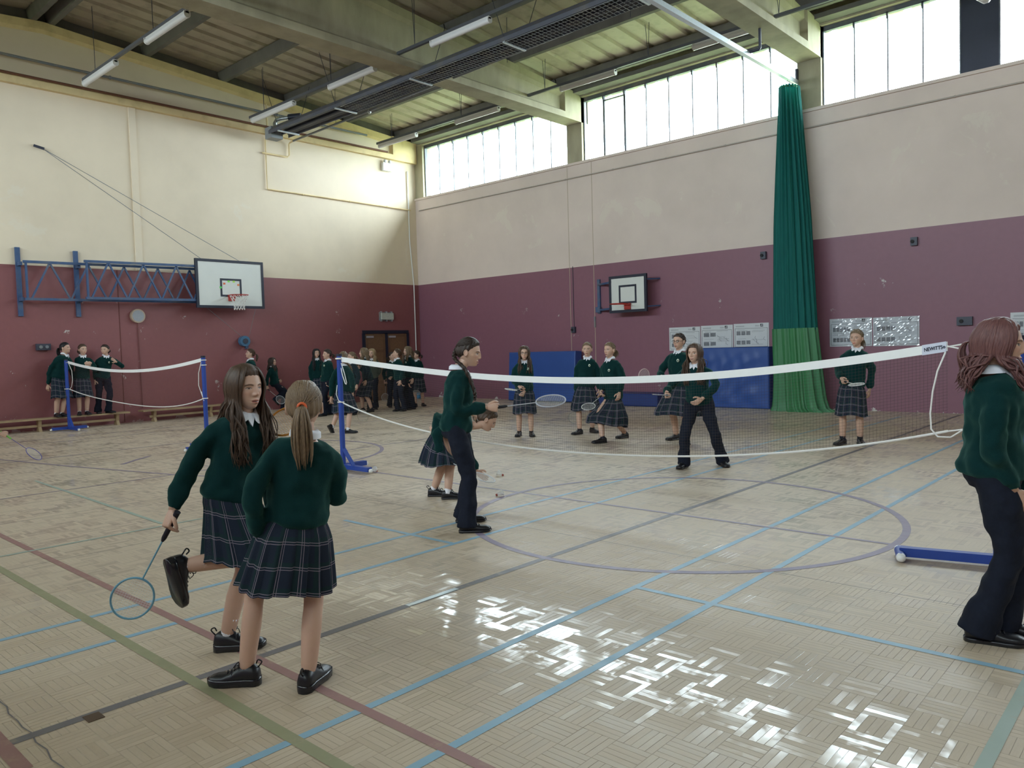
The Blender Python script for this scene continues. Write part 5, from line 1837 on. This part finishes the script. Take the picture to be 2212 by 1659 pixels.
# ------------------------------------------------------------------ who stands where
# two girls in front
person('girl in front lifting one foot, long brown hair, plaid skirt, swinging a blue racket', ((492, 1404, 78), (398, 1222, 120)), (528, 786), face=34, hface=32, hpitch=-3, H=1.50,
       hair='long', hcol='brown', hlen=.36, near=True, squint=.55, mouth=.25, pelvis=(497, 1064), foot_lift=(0, .12), foot_pitch=(0, 78), kneepole=(None, (88, -10)),
       hands={'R': dict(at=(372, 1103, .10), pose='fist', racket=(262, 1350), nrm=(-60, 10)), 'L': dict(at=(590, 1110, -.12))}, sock_h=.10, chunky=True, skirt_len=.195, skirt_dir=(-90, .05), flare=1.28, elbow={'R': (-140, -10)}, twist=-8)
person('girl in front with her back turned, blonde ponytail in an orange band, plaid skirt', ((534, 1478, -110), (668, 1487, 150)), (655, 822), face=172, hface=172, hpitch=-2, H=1.42,
       hair='pony', hcol='fair', hlen=.30, near=True, pelvis=(640, 1116), band=M['orange'], hands={'L': dict(at=(562, 1160, .02), pose='relaxed'), 'R': dict(at=(690, 1022, -.24), pose='fist', racket=(600, 900))},
       sock=None, chunky=True, skirt_len=.215, elbow={'R': (60, -75)}, wide=1.04)
# pair at the net
person('girl in navy trousers with a dark braid, leaning forward with racket hand out', ((1002, 1128, 92), (1010, 1150, 92)), (1012, 728), face=82, hface=80, hpitch=-14, H=1.62, bottom='trousers',
       hair='braid', hcol='dark', hlen=.30, near=True, pelvis=(984, 922), lean_neck=(990, 798), hands={'R': dict(at=(1052, 878, .12), pose='fist', racket=(1222, 862), dir=(85, -8)), 'L': dict(at=(1015, 890, -.16), pose='relaxed')}, elbow={'R': (-90, -40), 'L': (40, -80)}, twist=6, mouth=.4)
person('girl in plaid skirt bending down to reach a shuttlecock', ((968, 1078, 90), (938, 1072, 82)), (1052, 880), face=90, hface=88, hpitch=-38, H=1.52, pelvis=(940, 918), lean_neck=(1012, 920),
       hair='pony', hcol='brown', hlen=.12, near=True, hands={'R': dict(at=(952, 984, .20), pose='fist', racket=(1062, 1030), dir=(80, -40)), 'L': dict(at=(1030, 1018, -.05), pose='open', dir=(75, -40))}, skirt_dir=(90, .0), skirt_len=.19, flare=1.45, room=False,
       elbow={'R': (-90, 30)}, kneepole=((90, 0), (90, 0)))
# girl at the right edge
person('girl at the right edge in navy trousers with auburn shoulder-length hair', ((2165, 1372, 96), (2118, 1386, 96)), (2160, 686), face=97, hface=86, hpitch=-6, H=1.62, bottom='trousers',
       hair='half', hcol='auburn', hlen=.16, near=True, pelvis=(2142, 1010), hands={'R': dict(at=(2190, 1060, .12), pose='relaxed'), 'L': dict(at=(2225, 1075, -.1))}, wide=1.08)
# far side of the net
person('girl with glasses and long dark hair, hands folded before blue mat', ((1148, 942, 8), (1122, 942, -14)), (1132, 747), face=0, hair='long', hcol='brown', hlen=.30, glasses=True, sock='d', sock_h=.09,
       hands={'R': dict(at=(1122, 836, .16), pose='fist', racket=(1098, 838)), 'L': dict(at=(1133, 846, .18), pose='fist')}, crest=True)
person('girl with hair tied up beside blue mat, racket hanging straight down', ((1280, 934, 30), (1252, 938, -42)), (1268, 739), face=-8, hair='bun', hcol='light', sock='d', sock_h=.09, mouth=.6,
       hands={'R': dict(at=(1245, 848, .04), pose='fist', racket=(1238, 918))}, crest=True)
person('girl walking left with pony tail, racket pointing down at her knee', ((1350, 946, -50), (1302, 957, -62)), (1316, 739), face=-38, hair='pony', hcol='light', hlen=.14, sock='d', sock_h=.09, mouth=.3,
       hands={'R': dict(at=(1299, 846, .08), pose='fist', racket=(1264, 880))}, crest=True, pelvis=(1325, 858))
person('tall girl with glasses and hair bun holding racket out to the left', ((1484, 962, -20), (1461, 950, -50)), (1466, 719), face=-32, hair='bun', hcol='dark', glasses=True, sock='d', sock_h=.10, wide=1.12, mouth=.7,
       hands={'R': dict(at=(1428, 815, .10), pose='fist', racket=(1382, 806)), 'L': dict(at=(1492, 850, .02))}, crest=True, elbow={'R': (-150, -30)})
person('girl in navy trousers with feet wide apart and long straight hair', ((1560, 1006, 18), (1478, 1010, -20)), (1500, 741), face=-14, hface=-24, bottom='trousers', hair='long', hcol='brown', hlen=.34, H=1.56, pelvis=(1510, 868),
       hands={'R': dict(at=(1440, 850, .20), pose='fist', racket=(1425, 850)), 'L': dict(at=(1516, 862, .20), pose='relaxed', dir=(-70, -30))}, elbow={'L': (60, -10)}, smile=.6, mouth=.3, near=True)
person('girl standing before laminated posters, low pony tail, racket across her waist', ((1858, 960, 10), (1820, 960, -30)), (1850, 711), face=-8, hface=-22, hair='pony', hcol='light', hlen=.16, sock='d', sock_h=.04,
       hands={'R': dict(at=(1818, 818, .16), pose='fist', racket=(1856, 828)), 'L': dict(at=(1878, 842, -.06))}, smile=.2)
# three on the bench
ZB = .29
person('girl standing on bench with dark ponytail, leftmost of the three', ((134, 897, 40), (122, 898, 20)), (140, 739), face=48, hface=62, z0=ZB, base=tuple(on_x(128, 898, .36)[:2]), hair='pony', hcol='black', hlen=.22, smile=.7,
       hands={'R': dict(at=(104, 832, .03), pose='relaxed')}, sock_h=.09, wide=1.1)
person('girl standing on bench between the other two, hands held together', ((188, 894, 20), (172, 895, 0)), (178, 743), face=10, hface=28, z0=ZB, base=tuple(on_x(180, 894, .36)[:2]), hair='pony', hcol='brown', hlen=.12,
       hands={'R': dict(at=(186, 788, .16), pose='hold'), 'L': dict(at=(194, 788, .16), pose='hold')}, sock_h=.07, crest=True)
person('girl in trousers standing on bench with one arm stretched out', ((234, 890, 50), (212, 891, 10)), (226, 744), face=12, hface=-28, z0=ZB, base=tuple(on_x(223, 890, .36)[:2]), bottom='trousers', hair='pony', hcol='dark', hlen=.08,
       hands={'L': dict(at=(250, 781, .05), pose='open'), 'R': dict(at=(206, 822, .05))}, crest=True)
# far left half of the hall
person('girl with white collar seen over the front girl, facing left', ((552, 893, -80), (540, 895, -80)), (540, 753), face=-72, hface=-82, hpitch=8, hair='pony', hcol='brown', hlen=.18, bottom='trousers')
person('small girl in trousers running right with racket swinging behind', ((612, 886, 80), (596, 862, 100)), (588, 772), face=72, hface=62, hair='long', hcol='dark', hlen=.22, bottom='trousers', H=1.46, foot_lift=(0, -.1), foot_pitch=(0, 50), pelvis=(593, 828), base=tuple(on_floor(603, 887)[:2]),
       hands={'R': dict(at=(577, 834, .10), pose='fist', racket=(616, 872)), 'L': dict(at=(604, 822, -.02), pose='fist')}, smile=.8)
# the crowd by the door
person('girl with very long black hair at the left end of the crowd', ((697, 884, 20), (686, 884, -10)), (683, 753), face=10, hface=18, hair='long', hcol='black', hlen=.40, hands={'L': dict(at=(693, 812, .10), pose='relaxed', dir=(60, -10)), 'R': dict(at=(675, 830, .05))}, sock='d', group=None)
person('tall girl in trousers left of the middle net post, facing left', ((700, 899, -60), (714, 896, -70)), (706, 754), face=-58, hface=-70, bottom='trousers', hair='pony', hcol='dark', hlen=.10, mouth=.7, hands={'R': dict(at=(706, 826, .1)), 'L': dict(at=(716, 862, .02))}, crest=True)
person('girl in skirt walking away behind the net post with white socks', ((718, 921, 120), (752, 936, 75)), (742, 759), face=150, hface=155, hair='braid', hcol='light', hlen=.3, H=1.54, foot_lift=(-.02, 0), foot_pitch=(60, 0), base=tuple(on_floor(742, 934)[:2]),
       hands={'R': dict(at=(762, 848, .05), pose='fist', racket=(790, 912)), 'L': dict(at=(716, 858, .05))}, sock_h=.09)
person('girl in dark clothes just right of net post, looking left', ((768, 896, -30), (752, 896, -50)), (759, 760), face=-50, hface=-72, bottom='trousers', hair='pony', hcol='light', hlen=.25, top=NAVY_KNIT)
cupg = person('girl with long wavy hair and dark skirt holding a white cup', ((803, 890, -50), (784, 890, -60)), (785, 751), face=-75, hface=-85, hair='long', hcol='light', hlen=.30, top=NAVY_KNIT, sock='d', sock_h=.05, hands={'R': dict(at=(776, 795, .1), pose='hold', dir=(-80, 60))}, pelvis=(795, 818))
person('fair girl in grey green cardigan behind the one with cup', ((812, 884, 0), (800, 884, -20)), (803, 753), face=-10, hface=-25, bottom='trousers', hair='half', hcol='blond', hlen=.28, top=GREY_KNIT, hands={'L': dict(at=(810, 818, .05))})
person('girl at left of the huddle by the brown door, face turned up', ((856, 880, 20), (842, 880, 10)), (846, 760), face=30, hface=50, hpitch=12, bottom='trousers', hair='pony', hcol='dark', hlen=.15, hands={'R': dict(at=(831, 822, .08), pose='fist', racket=(832, 868)), 'L': dict(at=(846, 815, .14), pose='fist')})
person('girl in wide trousers in huddle with long dark ponytail', ((874, 888, -30), (860, 888, -40)), (857, 753), face=-60, hface=-88, hpitch=10, bottom='trousers', hair='pony', hcol='brown', hlen=.28, H=1.56, hands={'R': dict(at=(868, 826, .1))})
person('tall girl in huddle with curly fair hair, facing left', ((893, 884, -50), (881, 885, -60)), (880, 748), face=-52, hface=-66, bottom='trousers', hair='half', hcol='light', hlen=.18, crest=True, smile=.5, hands={'R': dict(at=(884, 828, .1))})
person('girl in skirt at the right end of huddle beside the cones', ((914, 877, 20), (898, 879, -30)), (899, 757), face=-35, hface=-68, hair='pony', hcol='dark', hlen=.10, sock='d', sock_h=.10, hands={'L': dict(at=(908, 826, .05), pose='fist', racket=(899, 850))})
# only the hand of this player shows at the left edge
pl = person('player at the left edge, only hand and racket in view', ((-95, 1012, 60), (-120, 1022, 80)), (-112, 752), face=70, hair='pony', hcol='brown', H=1.58,
            hands={'R': dict(at=(0, 936, .06), pose='fist', racket=(112, 1006), dir=(80, -25)), 'L': dict(at=(-70, 880, -.1))}, elbow={'R': (-60, -60)})

# ------------------------------------------------------------------ rackets in the hands
RSTYLE = [dict(frame=(.16, .38, .52), grip=(.012, .010, .02)), dict(frame=(.55, .22, .03), strings=(.6, .28, .05)), dict(frame=(.45, .45, .5)), dict(frame=(.6, .6, .62)), dict(frame=(.5, .5, .5)),
          dict(frame=(.32, .32, .30)), dict(frame=(.62, .63, .62)), dict(frame=(.6, .45, .45)), dict(frame=(.25, .25, .28)), dict(frame=(.68, .68, .68)), dict(frame=(.6, .65, .7)), dict(frame=(.5, .45, .35)),
          dict(frame=(.4, .4, .4)), dict(frame=(.35, .35, .35)), dict(frame=(.12, .10, .35), grip=(.20, .50, .10))]
RLAB = ['blue racket swung low by the girl lifting her foot', 'orange racket held up in front of ponytail girl', 'pale racket held out flat by trouser girl at net', 'white-shafted racket held low by bending girl',
        'pale racket held across by girl with folded hands', 'thin racket hanging beside girl with tied-up hair', 'silver racket at the knee of walking girl', 'pinkish racket stretched left by tall girl with glasses',
        'dark racket pointing forward from wide-stance girl', 'white racket across waist of girl before laminated posters', 'pale racket swinging beside the running girl', 'beige racket held low by girl walking away',
        'racket hanging from girl with upturned face by door', 'racket against the skirt at right end of huddle', 'racket with bright green grip reaching in at left edge']
# how each racket reaches out of the hand: depth towards the camera at its tip
RDEP = [.02, -.34, .12, .20, .20, .04, .20, .12, .62, .30, .10, .05, .08, .1, .06]
for i, (gc, (tx, ty), P, DIR, lb) in enumerate(RACKETS):
    dpt = RDEP[i] if i < len(RDEP) else .1
    tip = P(tx, ty, dpt)
    if i == 1: gc = gc
    d = tip - gc
    n = np.linalg.norm(d)
    full = .585
    if n < full:                      # foreshortened: the rest of its length points along the view
        vv = unit((gc - CAM) * [1, 1, 0])
        sgn = -1 if RDEP[i] >= .1 else 1
        dp = d - (d @ vv) * vv
        m = np.linalg.norm(dp)
        d = dp + vv * sgn * math.sqrt(max(0, full ** 2 - m * m))
    tip = gc + unit(d) * full
    tw = np.array([0, 0, 1.]) if i == 3 else (CAM - gc) if i in (0, 1, 5, 7, 10, 11, 12, 13) else np.array([0, 0, 1.]) + .5 * unit(CAM - gc)
    racket(RLAB[i] if i < len(RLAB) else 'spare racket held by a girl in the crowd', gc, tip, tw, **(RSTYLE[i] if i < len(RSTYLE) else {}))

cq = cupg['P'](775, 780, .12)
cup = empty('paper_cup', cq, 'white paper cup held up by girl with long wavy hair', 'cup')
MB().loft([[(r_ * math.cos(a), r_ * math.sin(a), z_) for a in np.linspace(0, 2 * math.pi, 18, endpoint=False)] for r_, z_ in ((.028, -.05), (.040, .05))]).build('cup_body', M['white_plastic'], cup, smooth=True, angle=50)
MB().torus((0, 0, .05), (1, 0, 0), (0, 1, 0), .040, .003, 20, 5).build('cup_rim', M['white_plastic'], cup, smooth=True)
